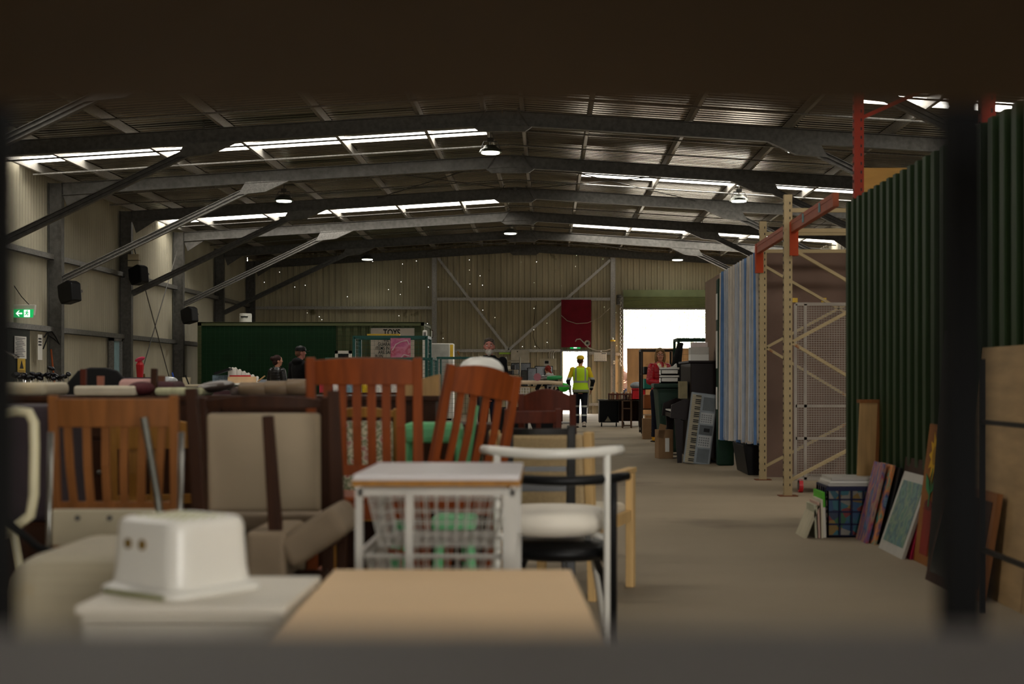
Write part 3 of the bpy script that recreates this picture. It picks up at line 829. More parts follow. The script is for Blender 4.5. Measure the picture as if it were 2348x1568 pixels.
for i in range(5):
    for j in range(11): m.box(.02 + i * .028, .035 + i * .028, -.004, 0, .03 + j * .035, .042 + j * .035)
m.build('perforation', galv, t)
t = thing('wire_shelf', 'chrome wire shelving unit holding small electrical goods', 'shelving', (wx(1160, 33), 33, 0)); sw_ = 32 * 33 / F
m = MB()
for x in (0, sw_):
    for y in (0, .4): m.tube([(x, y, 0), (x, y, wz(818, 33))], .014, 8)
m.build('posts', chrome, t)
for py in (827, 848, 859, 880):
    m = MB(); z = wz(py, 33)
    for y in (0, .1, .2, .3, .4): m.tube([(0, y, z), (sw_, y, z)], .006, 5)
    m.build('shelf', chrome, t)
for i, (px, py, cc) in enumerate(((1166, 848, '#c8c0b0'), (1176, 848, '#2a2a2c'), (1170, 859, '#1c1c20'), (1183, 859, '#8a7f70'), (1165, 880, '#8f8576'), (1180, 880, '#6b6158'))):
    single(MB().box(-.05, .05, 0, .2, 0, .08 + .03 * (i % 2)), 'appliance', mat('gadget_%d' % i, cc, .5), ['small cream appliance on the upper wire shelf', 'small black appliance on the upper wire shelf', 'black gadget on the middle wire shelf', 'brown gadget at the right of the middle wire shelf', 'tan gadget at the left of the bottom wire shelf', 'brown box at the right of the bottom wire shelf'][i], 'appliance', (wx(px, 33), 33.05, wz(py, 33) + .007), bevel=.01)
# books desk and crates on the right of the doorway
dy = 34.7; dx0 = wx(1374, dy); dz = wz(916, dy)
t = thing('desk', 'dark brown desk with open black cupboard on castors', 'desk', (dx0, dy, 0))
dw = (1470 - 1374) * dy / F
MB().box(-.02, dw, 0, .6, dz - .03, dz).build('desk_top', galv_dark, t)
m = MB(); m.box(0, .02, 0, .6, .12, dz - .03); m.box(.46, .48, 0, .6, .12, dz - .03); m.box(0, .48, .58, .6, .12, dz - .03); m.box(0, .48, 0, .6, .1, .12); m.build('cupboard_shell', p_black, t)
for x in (.06, .42, .6):
    m = MB(); m.tube([(x - .015, .08, .045), (x + .015, .08, .045)], .045, 12); m.box(x - .01, x + .01, .06, .1, .05, .12); m.build('castor', rubber, t)
MB().box(.5, dw, .5, .55, .12, dz - .03).build('back_panel', w_dark, t)
MB().box(dw - .03, dw, 0, .6, 0, dz - .03).build('side_panel', w_dark, t)
single(MB().prism([(-.08, 0), (.08, 0), (.0, .13)], 'y', 0, .1), 'paper_bag', p_cream, 'crumpled pale paper in the black cupboard', 'paper', (dx0 + .22, dy + .2, .12))
t = thing('steel_trestle', 'narrow brown steel trestle in front of the desk', 'trestle', (wx(1428, 33.6), 33.6, 0))
tw = 20 * 33.6 / F; m = MB(); zt = wz(918, 33.6)
for x in (0, tw):
    for y in (0, .3): m.box(x - .012, x + .012, y - .012, y + .012, 0, zt)
for z in (.07, zt * .72, zt): m.box(0, tw, -.012, .012, z - .02, z); m.box(0, tw, .29, .31, z - .02, z)
m.build('frame', mat('brown_steel', '#5a4638', .5, .4), t)
def open_crate(name, loc, w, d, h, m, label, cat='crate', st=.06, group=None, solid=False):
    t = thing(name, label, cat, loc, 0, group); q = MB(); k = .012
    for z in ([0, h - .03] if solid else [h * j / 4 for j in range(5)]):
        q.box(0, w, 0, k, z, z + (.03 if solid else .012)); q.box(0, w, d - k, d, z, z + .015); q.box(0, k, 0, d, z, z + .015); q.box(w - k, w, 0, d, z, z + .015)
    if solid: q.box(0, w, 0, k, 0, h); q.box(0, w, d - k, d, 0, h); q.box(0, k, 0, d, 0, h); q.box(w - k, w, 0, d, 0, h)
    else:
        n = int(w / st)
        for i in range(n + 1): x = (w - k) * i / n; q.box(x, x + k, 0, k, 0, h); q.box(x, x + k, d - k, d, 0, h)
        n = int(d / st)
        for i in range(n + 1): y = (d - k) * i / n; q.box(0, k, y, y + k, 0, h); q.box(w - k, w, y, y + k, 0, h)
    q.build('crate_walls', m, t); MB().box(0, w, 0, d, 0, .01).build('base', m, t)
    MB().box(-.01, w + .01, -.012, 0, h - .02, h + .008).build('lip', m, t)
    return t
brown_pl = mat('brown_plastic', '#5a342a', .5)
open_crate('plastic_crate', (wx(1396, 34.2), 34.25, dz), .42, .4, .14, brown_pl, 'brown lattice crate of books at the left end of the desk', solid=False)
open_crate('plastic_crate', (wx(1437, 34.2), 34.3, dz), .3, .4, .14, brown_pl, 'brown lattice crate in the middle of the desk top', solid=False)
bc = ['#c8b48c', '#a77a50', '#d8cdb0', '#8a4030', '#c6a070', '#e2d8c0', '#7a5a40', '#b99468']
for i in range(11):
    h_ = .16 + .05 * random.random()
    single(MB().box(0, .022 + .01 * (i % 3), 0, .14, 0, h_), 'book', mat('book_%d' % (i % 8), bc[i % 8], .7), 'upright book in the brown crates on the desk', 'book', (wx(1400, 34.2) + i * .052, 34.35, dz + .015), group='books in the desk crates')
red_pl = red_paint
open_crate('plastic_crate', (wx(1449, 33.5), 33.5, wz(918, 33.5) + .005), .32, .3, .27, red_pl, 'bright red plastic crate at the right of the desk', solid=True)
t = single(MB().ell((0, 0, .03), (.16, .12, .09)), 'grey_case', mat('grey_plastic', '#8c9296', .5), 'grey machine lying on top of the red crate', 'appliance', (wx(1461, 33.5), 33.65, wz(890, 33.5) + .03))

# dark metal rack trolley behind the woman in red
ry = 28.2
t = cage('rack_trolley', 'dark steel rack trolley of mixed goods behind the woman in red', (wx(1472, ry), ry, 0), 0, .62, .6, wz(803, ry), mat('brown_black_steel', '#3a332d', .45, .5), .04, zb=.16, sides='', shelf=(.55, .95, 1.25))
for i, (dx, z, cc, w_, h_, lb) in enumerate(((.05, .565, '#9a5a30', .22, .28, 'brown box on the lower shelf of the dark rack'), (.3, .565, '#2b2b2e', .25, .22, 'black box on the lower shelf of the dark rack'), (.05, .965, '#2f8a78', .2, .2, 'teal box on the middle shelf of the dark rack'), (.3, .965, '#444444', .25, .16, 'grey case on the middle shelf of the dark rack'), (.05, 1.265, '#202020', .2, .14, 'black helmet-like case on the upper shelf of the dark rack'), (.08, .175, '#b8895a', .3, .26, 'tan carton on the bottom of the dark rack'))):
    single(MB().box(0, w_, 0, .35, 0, h_), 'storage_box', mat('stored_%d' % i, cc, .6), lb, 'box', (wx(1472, ry) + dx, ry + .1, z), bevel=.01)
single(MB().box(0, .24, 0, .24, 0, .4), 'carton', cardboard, 'tall tan carton standing behind the yellow boots', 'box', (wx(1474, 27.4), 27.4, 0), bevel=.005)

# plywood board in the roller doorway
single(MB().box(0, wx(1640, 47.2) - wx(1438, 47.2), -.01, .01, 0, wz(798, 47.2), Matrix.Rotation(R(-3), 4, 'X')), 'plywood_sheet', mat('knotty_plywood', '#d0a070', .6, 0, .2, 2.0, (1.5, 1, .6), stain=('#a5713f', 1.6, .64)), 'tall knotty plywood sheet standing across the roller doorway', 'board', (wx(1438, 47.2), 47.2, 0))

# ------------------------------------------------------------------ right side: partitions, racks, curtain
PX = 2.40
beam_or = mat('orange_rack_beam', '#9a4e32', .5, .1, .12, 6, stain=('#8f4a30', 12, .66))
rack_cream = mat('cream_rack_steel', '#a89672', .55, .1, .08, 4, stain=('#8a4a22', 6, .64))
orange = mat('orange_rack_post', '#8f2a12', .5, .1, .1, 6)
YA, YB, YC = 16.3, 14.04, 11.95


def upright(y, ztop, label, xf=2.40, depth=1.1, m=rack_cream, seq=((.16, .70), (1.516, .9), (1.516, 2.07), (2.44, 1.85)), hz=(2.62, 2.82), foot=True):
    t = thing('rack_upright', label, 'rack frame', (xf, y, 0))
    for x in (0, depth):
        q = MB(); q.box(x - .04, x + .04, -.035, -.03, .0, ztop); q.box(x - .04, x - .035, -.03, .035, 0, ztop); q.box(x + .035, x + .04, -.03, .035, 0, ztop)
        post = q.build('post', m, t)
        q = MB(); k = int(ztop / .075)
        for i in range(k): q.box(x - .045, x - .0395, -.008, .008, .1 + i * .073, .125 + i * .073); q.box(x + .012, x + .022, -.0375, -.0345, .1 + i * .073, .125 + i * .073)
        q.build('slots', p_black, post)
        MB().box(x - .09, x + .09, -.08, .08, 0, .008).build('foot_plate', mat('rusty_steel', '#6a3d22', .7), t)
    for a, b in seq: MB().beam((.035, 0, a), (depth - .035, 0, b), .03, .045, up=(0, 1, 0)).build('brace', m, t)
    for z in hz: MB().beam((.035, 0, z), (depth - .035, 0, z), .03, .04).build('brace', m, t)
    return t


upright(YB, wz(447, YB), 'cream rusty pallet rack frame standing nearest, before the mesh gate', xf=wx(1806, YB))
upright(YA, wz(508, YA), 'cream rusty pallet rack frame next to the striped curtain', xf=wx(1749, YA))
up3 = upright(YC, 3.9, 'tall orange pallet rack frame rising over the green wall', xf=wx(1968, YC), m=orange, seq=((.2, .8), (1.5, .9), (3.35, 3.8)), hz=(2.3,))
upright(8.45, 3.9, 'orange pallet rack frame at the far right edge over the green wall', xf=wx(2264, 8.45), m=orange, seq=((.2, .8), (1.5, .9)), hz=(2.3,))
t = thing('rack_beam', 'long orange beam sloping across the tops of the cream rack frames', 'rack beam', (wx(1749, YA) - .05, YA, 0))
zA, zC = 2.65, 2.66
m = MB(); m.beam((0, -.05, zA), (.0, YC - YA - .02, zC), .05, .115); m.beam((-.026, -.05, zA + .03), (-.026, YC - YA, zC + .03), .006, .03); m.build('beam_rail', beam_or, t)
for yy in (YA, YB): MB().box(-.035, .05, yy - YA - .05, yy - YA + .05, zA - .28, zA + .05).build('end_bracket', mat('bright_orange_paint', '#a83c14', .5), t)
for yy in (13.3, 12.5): MB().box(-.034, -.026, yy - YA - .03, yy - YA + .03, zA - .03, zA + .05).build('blue_tape', mat('pale_blue_tape', '#6f9aa0', .6), t)
# brown particle board across the bay and mesh gate
bb = mat('brown_particle_board', '#735d52', .75, 0, .14, 1.8, stain=('#5e4a40', 2.2, .64))
t = thing('particle_board', 'large brown particle board closing the bay behind the cream frames', 'board', (2.6, 16.75, 0))
MB().box(-.1, 1.9, 0, .02, 0, wz(574, 16.75)).build('board', bb, t)
for px in (1823, 1889): MB().box(wx(px, 16.75) - 2.6 - .03, wx(px, 16.75) - 2.6 + .03, -.004, 0, wz(693, 16.75), wz(683, 16.75)).build('yellow_note', mat('yellow_plastic', '#d8b020', .4), t)
t = thing('mesh_gate', 'grey wire mesh gate trolley with a red castor inside the rack', 'mesh gate', (wx(1824, 14.5), 14.5, 0))
gw, gt = 1.05, wz(697, 14.5); fm = mat('dull_galvanised', '#9a9288', .55, .3, .1)
m = MB(); fr = .03
for x in (0, .1, gw): m.box(x - fr / 2, x + fr / 2, -.015, .015, .13, gt)
for z in (.14, .55, .88, gt): m.box(0, gw, -.015, .015, z - .015, z + .015)
m.box(0, gw, .0, .5, .12, .15)
m.build('gate_frame', fm, t)
m = MB()
for i in range(76): m.box(.02, gw, -.006, -.002, .16 + i * .0235, .166 + i * .0235)
for i in range(40): m.box(.03 + i * .026, .034 + i * .026, -.002, .002, .15, gt)
m.build('wire_mesh', fm, t)
for x in (.05, gw - .1):
    c = MB().box(x - .02, x + .02, -.04, .04, .07, .13).build('castor', galv, t)
    MB().tube([(x - .02, 0, .068), (x + .02, 0, .068)], .068, 18).build('tyre', red_paint, c)
    MB().tube([(x - .024, 0, .068), (x + .024, 0, .068)], .045, 16).build('hub', galv_dark, c)
# striped strip curtain ------------------------------------------------------
t = thing('strip_curtain', 'blue and white striped curtain hanging beside the cream rack frame', 'curtain', (0, 0, 0))
bl = mat('blue_stripe', '#5f83b4', .7, 0, .15, 8); wh = mat('white_stripe', '#d0c8bd', .7, 0, .1, 8); lb_ = mat('light_blue_stripe', '#b4bcc8', .7, 0, .1, 8)
ya, yb_ = 16.45, 18.85; xa, xb = wx(1742, 16.45), wx(1660, 18.85)
m = MB(); n = 264; random.seed(5); pts = []
for i in range(n + 1):
    u = i / n; y = ya + (yb_ - ya) * u; x = xa + (xb - xa) * u + .05 * math.sin(i * .62) + .02 * math.sin(i * 1.5 + 1)
    pts.append((x, y))
jag = [random.uniform(-.03, .05) for _ in range(n + 1)]
for i in range(n):
    (x0_, y0_), (x1_, y1_) = pts[i], pts[i + 1]
    m.mi = random.choice([0, 1, 1, 1, 0, 2, 2, 1]) if i % 2 == 0 else m.mi
    zt0 = 2.62 - .06 * i / n; zb0 = .41 - .05 * (i / n) + jag[i // 3 * 3] * .6
    dx = .02 * math.sin(i * .4)
    m._f([m.bm.verts.new(q) for q in ((x0_ + dx, y0_, zb0), (x1_ + dx, y1_, zb0), (x1_, y1_, zt0), (x0_, y0_, zt0))])
m.build('curtain_cloth', [bl, wh, lb_], t, solid=.004)
MB().tube([(xa + .02, ya - .1, 2.64), (xb, yb_ + .1, 2.57)], .015, 8).build('curtain_rail', galv, t)
# posts, brown partition
t = thing('green_post', 'dark green post with white notices at the far edge of the curtain', 'post', (2.38, 18.98, 0))
MB().box(-.1, .12, 0, .2, 0, 2.5).build('post_body', dkgreen, t, bevel=.02)
for za, zb in ((1.95, 2.3), (1.3, 1.8), (.75, 1.05)): MB().box(-.104, -.1, .02, .18, za, zb).build('notice_sheet', paper, t)
single(MB().box(0, .05, 19.2, 21.2, 0, wz(640, 20.5)), 'board_partition', mat('tan_board', '#8d7664', .7, 0, .1, 2), 'brown board partition beyond the green post', 'partition', (2.36, 0, 0))
t = thing('storage_tub', 'black tub full of dark offcuts under the striped curtain', 'tub', (2.62, 17.6, 0))
MB().prism([(-.2, 0), (.2, 0), (.26, .36), (-.26, .36)], 'y', -.5, .5).build('tub', p_black, t, bevel=.01)
m = MB()
for i in range(26): m.ell((random.uniform(-.2, .2), random.uniform(-.45, .45), .36), (.06, .05, .05), n=6)
o = m.build('contents', mat('dark_leafy_scrap', '#18201a', .8), t)

# green corrugated wall (partition): plane x = 2.52, from y 11.8 toward the camera
GXp = 2.52; gm = mat('green_corrugated_sheet', '#2c3f24', .5, .2, .15, 1.5, (1, 1, .3))
m = MB(); pr = trap(9.3, .2, .04, .4); ylast = 11.85
for (s0, d0), (s1, d1) in zip(pr, pr[1:]):
    a, b = ylast - s0, ylast - s1
    m._f([m.bm.verts.new(q) for q in ((GXp - d0, a, 0), (GXp - d1, b, 0), (GXp - d1, b, 2.615), (GXp - d0, a, 2.615))])
t = thing('corrugated_partition', 'dark green corrugated metal partition lining the right of the aisle', 'partition', (0, 0, 0))
m.build('metal_sheet', gm, t, solid=.003)
m = MB()
for y in (11.7, 9.3, 6.9, 4.5, 2.7): m.box(GXp + .02, GXp + .07, y - .03, y + .03, 0, 2.6)
m.box(GXp + .02, GXp + .06, 2.6, 11.8, 1.2, 1.26); m.box(GXp + .02, GXp + .06, 2.6, 11.8, 2.5, 2.56)
m.build('stud_frame', galv_dark, t)
single(MB().box(0, .9, 0, .018, 0, .5), 'plywood_sheet', w_ply_y, 'pale yellow plywood end board above the green partition', 'board', (2.68, 12.1, 2.45))
m = MB(); m.box(-.0, 1.1, 0, 3.4, -.02, 0)
single(m, 'rack_shelf_deck', w_ply_y, 'plywood deck on the rack behind the green partition', 'shelf deck', (2.62, 8.6, 2.45))

# ------------------------------------------------------------------ pictures and boards against the green partition
crate_blue = mat('navy_crate_plastic', '#14183c', .5)
t = open_crate('plastic_crate', (2.04, 10.35, 0), .36, .42, .36, crate_blue, 'navy blue lattice crate full of pictures on the floor', st=.075)
colp = ramp_mat('colourful_abstract', ['#1a6470', '#8a8478', '#7c2018', '#1a4a70', '#8a6a18', '#205a30', '#1a5a68', '#102a48'], 16, .5, (1, 1, 1), True)
single(MB().box(.02, .34, .02, .035, .015, .35), 'painting', colp, 'bright multicoloured painting inside the navy crate', 'painting', (2.04, 10.37, 0))
for i, (a, b) in enumerate(((0, 0), (.03, .035), (.05, .07))):
    single(MB().box(0, .34, 0, .38, 0, .018), 'framed_picture', p_whitepaint if i != 1 else p_white, 'flat white framed picture on top of the navy crate', 'picture', (2.05 + a * .6, 10.37 + a * .3, .372 + i * .0205), group='white frames on the navy crate')


def leaning(name, label, cat, ya_, yb, xbot, xtop, zt, th, face, frame=None, fw=.03, group=None, back=None):
    """flat picture standing on its lower edge, face towards -x, leaning on +x"""
    ln = math.hypot(xtop - xbot, zt); t = thing(name, label, cat, (xbot, ya_, 0), 0, group); ang = math.atan2(xtop - xbot, zt)
    T = Matrix.Rotation(ang, 4, 'Y'); wdt = yb - ya_
    MB().box(0, th, 0, wdt, 0, ln, T).build('panel', frame or face, t)
    if frame:
        q = MB().box(-.003, 0, fw, wdt - fw, fw * 1.1, ln - fw, T).build('picture_sheet', face, t)
    return t, T, ln


gp = ramp_mat('green_blue_print', ['#48705f', '#64867a', '#3e606a', '#7a8c70', '#487466', '#56728a'], 7, .5)
leaning('framed_print', 'white framed blue-green print leaning on the green partition', 'picture', 9.1, 9.74, 2.27, 2.45, .525, .02, gp, p_whitepaint, .06)
t, T, ln = leaning('sunflower_painting', 'tall brown painting of a yellow sunflower in a red pot', 'painting', 8.64, 9.06, 2.335, 2.44, .87, .03, mat('ochre_board', '#8c5620', .6, 0, .1, 4), None)
def onface(name, poly, m, off=.002):
    q = MB(); q.prism([(u, v) for u, v in poly], 'x', -off - .002, -off, T); return q.build(name, m, t)
cyy = .22
pot = [(.12, .06), (.30, .06), (.31, .33), (.33, .35), (.10, .35), (.115, .33)]
onface('painted_pot', pot, mat('brick_red_paint', '#7c2010', .6))
onface('painted_pot_mouth', [(cyy + .08 * math.cos(a), .37 + .035 * math.sin(a)) for a in [i * math.pi / 8 for i in range(16)]], mat('dark_red_paint', '#5e1c14', .6), .004)
onface('painted_stem', [(.205, .36), (.225, .36), (.215, .6), (.2, .6)], mat('leaf_green_paint', '#2f7a48', .6), .006)
onface('painted_leaf', [(.21, .42), (.31, .47), (.34, .56), (.26, .52)], mat('leaf_green_paint', '#2f7a48', .6), .005)
onface('painted_leaf', [(.21, .44), (.10, .5), (.07, .58), (.16, .54)], mat('leaf_green_paint', '#2f7a48', .6), .005)
fl = []
for i in range(24):
    a = 2 * math.pi * i / 24; r_ = .17 if i % 2 == 0 else .1; fl.append((.2 + r_ * .75 * math.cos(a), .68 + r_ * math.sin(a)))
onface('painted_flower', fl, mat('sunflower_yellow', '#d8a818', .6), .005)
onface('painted_flower_heart', [(.2 + .05 * math.cos(i * .52), .68 + .06 * math.sin(i * .52)) for i in range(12)], mat('mustard_paint', '#a87c18', .6), .007)
cv = ramp_mat('pink_blue_canvas', ['#94486f', '#a87450', '#434e88', '#9a3c4e', '#a88c74', '#573670', '#407492', '#90648a'], 9, .55, (1, 1, .35))
leaning('canvas_painting', 'colourful pink and blue striped canvas, front of the leaning stack', 'painting', 9.98, 10.3, 2.235, 2.37, .56, .02, cv, None)
leaning('canvas_painting', 'blue and orange canvas tucked behind the pink striped one', 'painting', 9.9, 10.25, 2.275, 2.41, .555, .02, ramp_mat('teal_canvas', ['#2a7aa8', '#3a9a90', '#e08a40', '#2a4a88', '#a0c0c0'], 8, .55), None)
leaning('framed_picture', 'thin black picture frame behind the canvases', 'picture', 9.82, 10.2, 2.32, 2.44, .54, .02, p_black, None)
leaning('framed_picture', 'dark framed picture between the canvases and the green print', 'picture', 9.76, 10.14, 2.36, 2.47, .52, .03, w_dark, None)
t = thing('pine_board', 'tall pale pine board leaning upright against the green partition', 'board', (2.30, 10.62, 0))
MB().prism([(0, 0), (.13, 0), (.17, 1.0), (.04, 1.0)], 'y', 0, .02).build('board', w_pine, t)
MB().prism([(.13, 0), (.155, 0), (.195, 1.0), (.17, 1.0)], 'y', -.005, .1).build('side_edge', w_beech, t); MB().box(.035, .195, -.008, .1, .975, 1.0).build('top_edge', w_beech, t)
single(MB().box(0, .02, 0, .12, 0, .57, Matrix.Rotation(R(14), 4, 'Y')), 'framed_picture', mat('raspberry_frame', '#b02848', .6), 'raspberry pink frame edge between the print and the sunflower', 'picture', (2.32, 9.08, 0))
single(MB().box(0, .02, 0, .3, 0, .575, Matrix.Rotation(R(9), 4, 'Y')), 'framed_picture', mat('red_gingham', '#b84a5c', .7, 0, .5, 60), 'red checked frame peeping over the green print', 'picture', (2.4, 9.12, 0))
single(MB().box(0, .02, 0, .5, 0, .62, Matrix.Rotation(R(6), 4, 'Y')), 'framed_picture', w_dark, 'brown frame standing directly behind the green print', 'picture', (2.42, 9.35, 0))
for i in range(3):
    single(MB().box(0, .014, 0, .3, 0, .24 + .02 * i, Matrix.Rotation(R(-3 + i), 4, 'Y')), 'record_sleeve', [mat('sage_cover', '#a9a890', .7), mat('pinkish_cover', '#c0a090', .7), mat('cream_cover', '#cfc8b0', .7)][i], ['sage green sleeve propped by the navy crate', 'pinkish brown sleeve propped by the navy crate', 'cream sleeve propped by the navy crate'][i], 'picture', (1.945 + i * .022, 10.3, 0))
single(MB().box(0, .02, 0, .34, 0, .33, Matrix.Rotation(R(-2), 4, 'Y')), 'book', mat('lime_cover', '#58b030', .6, bands=[(2, .0, .22, '#d8d4c8', False)]), 'tall lime green and white book against the navy crate', 'book', (2.012, 10.34, 0))
single(MB().box(0, .02, 0, .34, 0, .26, Matrix.Rotation(R(22), 4, 'Y')), 'canvas_board', mat('canvas_back', '#b0a890', .8), 'pale canvas board leaning at the outer end of the picture row', 'board', (1.86, 10.3, 0))
# dark stacked frames and plywood at the far right of the picture row
leaning('plywood_sheet', 'large pale plywood sheet leaning on the green partition, far right', 'board', 6.3, 8.02, 2.33, 2.46, wz(797, 8.0), .018, w_ply, None)
leaning('framed_picture', 'brown framed dark picture leaning before the plywood sheet', 'picture', 7.6, 8.2, 2.18, 2.30, .52, .025, mat('dark_glass', '#1a2022', .15), w_dark, .05)
leaning('framed_picture', 'tan wooden frame leaning between the dark picture and the plywood', 'picture', 7.35, 7.9, 2.24, 2.33, .56, .03, w_dark, w_beech, .05)
leaning('framed_picture', 'dark red edged frame at the bottom right, nearest the camera', 'picture', 6.0, 6.45, 2.16, 2.26, .36, .03, w_dark, mat('dark_red_frame', '#7a2018', .5), .03)
t = thing('bed_frame', 'thin black steel frame standing before the plywood sheet', 'frame', (2.14, 6.6, 0))
m = MB(); m.box(0, .022, .4, .422, 0, 1.25); m.box(0, .022, -1.1, .42, .93, .952); m.box(0, .022, -1.1, .42, .3, .322); m.box(0, .022, -1.1, -1.078, 0, 1.25)
m.build('bars', p_black, t)
t = thing('black_board', 'tall black board standing at the end of the picture row', 'board', (2.31, 8.3, 0))
MB().box(0, .04, 0, .34, 0, 1.45, Matrix.Rotation(R(4), 4, 'Y')).build('board', p_black, t)

# ------------------------------------------------------------------ piano, keyboard, bin, clothes rail
t = thing('upright_piano', 'dark brown upright piano standing end-on against the partition', 'piano', (0, 0, 0))
pm = mat('piano_dark_wood', '#170908', .45, 0, .2, 2, (1, 8, 1))
MB().box(1.98, 2.33, 19.6, 21.05, .06, 1.38).build('case', pm, t, bevel=.01)
MB().box(1.95, 2.34, 19.57, 21.08, 1.38, 1.41).build('lid', pm, t, bevel=.006)
for y in (19.6, 21.0):
    MB().prism([(1.70, .62), (1.98, .58), (1.98, .86), (1.90, .88), (1.72, .80)], 'y', y, y + .05).build('key_cheek', pm, t)
    MB().prism([(1.80, 0), (1.86, 0), (1.88, .58), (1.76, .62)], 'y', y, y + .06).build('leg', pm, t)
MB().box(1.74, 1.98, 19.65, 21.0, .62, .68).build('key_bed', pm, t)
MB().box(1.75, 1.9, 19.66, 20.98, .70, .72).build('white_keys', paper, t)
m = MB()
for i in range(52):
    if i % 7 not in (2, 6): m.box(1.8, 1.9, 19.675 + i * .0253, 19.688 + i * .0253, .72, .73)
m.build('black_keys', p_black, t)
single(MB().box(0, .25, 0, .34, 0, .09), 'carton', p_white, 'flat white box on top of the piano, bottom of two', 'box', (2.0, 19.75, 1.41), bevel=.004)
single(MB().box(0, .25, 0, .34, 0, .1), 'carton', p_whitepaint, 'white lidded box stacked above the flat one on the piano', 'box', (2.0, 19.75, 1.5), bevel=.004)
single(MB().box(0, .22, 0, .2, 0, .07), 'carton', mat('pale_pink_card', '#d8cbc8', .7), 'small pale pink box topmost of the pile on the piano', 'box', (2.02, 19.8, 1.6), bevel=.004)
single(MB().box(0, .1, 0, .3, 0, .24), 'framed_picture', mat('aged_print', '#8a7f60', .6, 0, .25, 8), 'old greenish framed picture propped on the piano end', 'picture', (1.85, 19.75, .885))
t = thing('electronic_keyboard', 'silver electronic keyboard standing on end against the piano', 'keyboard', (wx(1566, 19.35), 19.32, 0), 0, ry=R(7))
kw, kh = .36, .99; sil = mat('silver_plastic', '#8f979c', .45, .2)
MB().box(0, kw, 0, .1, .02, kh).build('keyboard_body', sil, t, bevel=.015)
MB().box(.015, .135, -.008, .0, .03, kh - .03).build('white_keys', p_cream, t)
m = MB(); n = 36
for i in range(n): z = .04 + i * (kh - .08) / n; m.box(.015, .135, -.0095, -.0078, z, z + .0025)
m.build('key_gaps', mat('grey_ink', '#6a6c70', .7), t)
m = MB()
for i in range(n):
    if i % 7 not in (2, 6): z = .055 + i * (kh - .08) / n; m.box(.06, .135, -.018, -.008, z, z + .013)
m.build('black_keys', p_black, t)
for za, zb in ((.05, .24), (kh - .23, kh - .05)): MB().box(.17, .33, -.006, 0, za, zb).build('speaker_grille', mat('grille_grey', '#6d7478', .6), t)
MB().box(.16, .34, -.006, 0, .43, .56).build('display_panel', mat('panel_dark', '#3c4246', .4), t)
MB().box(.22, .3, -.009, -.006, .47, .52).build('display', p_black, t)
for za, zb in ((.26, .42), (.58, .73)): MB().box(.155, .335, -.006, 0, za, zb).build('button_panel', mat('light_panel', '#b9bdbf', .5), t)
m = MB()
for i in range(5):
    for j in range(4): m.box(.17 + i * .03, .185 + i * .03, -.009, -.006, .28 + j * .033, .295 + j * .033); m.box(.17 + i * .03, .185 + i * .03, -.009, -.006, .6 + j * .03, .612 + j * .03)
m.build('buttons', mat('grey_ink', '#6a6c70', .7), t)
# wheelie bin
t = thing('wheelie_bin', 'dark green wheelie bin with crates on its lid', 'bin', (1.92, 21.55, 0))
bg_ = mat('bin_green', '#2c4238', .5, 0, .1)
m = MB(); m.loft([((0, .3, .04), .18, .2), ((0, .3, .1), .2, .22), ((0, .3, .95), .26, .3), ((0, .3, 1.02), .28, .32)], 4)
for v in m.bm.verts:
    q = v.co - Vector((0, .3, 0)); a = math.atan2(q.y, q.x) + math.pi / 4; r_ = math.hypot(q.x, q.y) * 1.25; v.co.x = r_ * math.cos(a); v.co.y = .3 + r_ * math.sin(a)
m.build('bin_body', bg_, t, bevel=.03)
MB().box(-.3, .3, .0, .6, 1.02, 1.09).build('bin_lid', bg_, t, bevel=.02)
for x in (-.2, .2): MB().tube([(x - .02, .52, .1), (x + .02, .52, .1)], .1, 16).build('wheel', rubber, t)
for i, lb in enumerate(('white plastic crate on the green bin, lower one', 'white plastic crate nested above the lower one on the bin')):
    open_crate('plastic_crate', (1.73, 21.6, 1.09 + i * .12), .27, .3, .115, p_white, lb, solid=True)
single(MB().prism([(0, 0), (.26, 0), (.24, .17), (.2, .13), (.06, .09)], 'y', 0, .2), 'paper_stack', paper, 'crumpled white papers standing in the upper crate', 'paper', (1.735, 21.65, 1.225))
t = thing('carton', 'open cardboard box with raised flap under the piano keyboard', 'box', (1.62, 20.65, 0), R(8))
MB().box(0, .22, 0, .25, 0, .42).build('box_body', cardboard, t, bevel=.004)
MB().box(-.1, 0, 0, .012, .3, .5, Matrix.Rotation(R(14), 4, 'Y')).build('flap', cardboard, t); MB().box(.1, .16, -.004, 0, .1, .3).build('label_sheet', paper, t)
# green cage with hanging dark clothes
yc = 24.4
tg = cage('cage_trolley', 'dark green cage trolley with clothes beside the roller door', (wx(1556, yc), yc, 0), 0, .95, .8, wz(778, yc), dkgreen, .045, sides='lrb', st=.08, shelf=(1.0,))
t = thing('jacket', 'black jacket draped over the corner of the green cage', 'jacket', (wx(1556, yc) - .06, yc - .08, 0))
m = MB(); m.loft([((0, 0, .85), .07, .12), ((0, 0, 1.2), .1, .13), ((.03, .02, 1.5), .08, .1), ((.09, .05, 1.78), .05, .05)]); m.build('cloth', cloth_black, t, smooth=True)
ck = ramp_mat('mixed_clothes', ['#15161c', '#8a2a30', '#e0dcd8', '#2a3a70', '#101014'], 9, .8, (1, 1, 1), True)
t = thing('clothes_bundle', 'bundle of dark, red and white clothes inside the green cage', 'clothes', (wx(1585, yc), yc + .3, 1.02))
MB().ell((.05, 0, .22), (.3, .25, .24)).build('folded_clothes', ck, t)

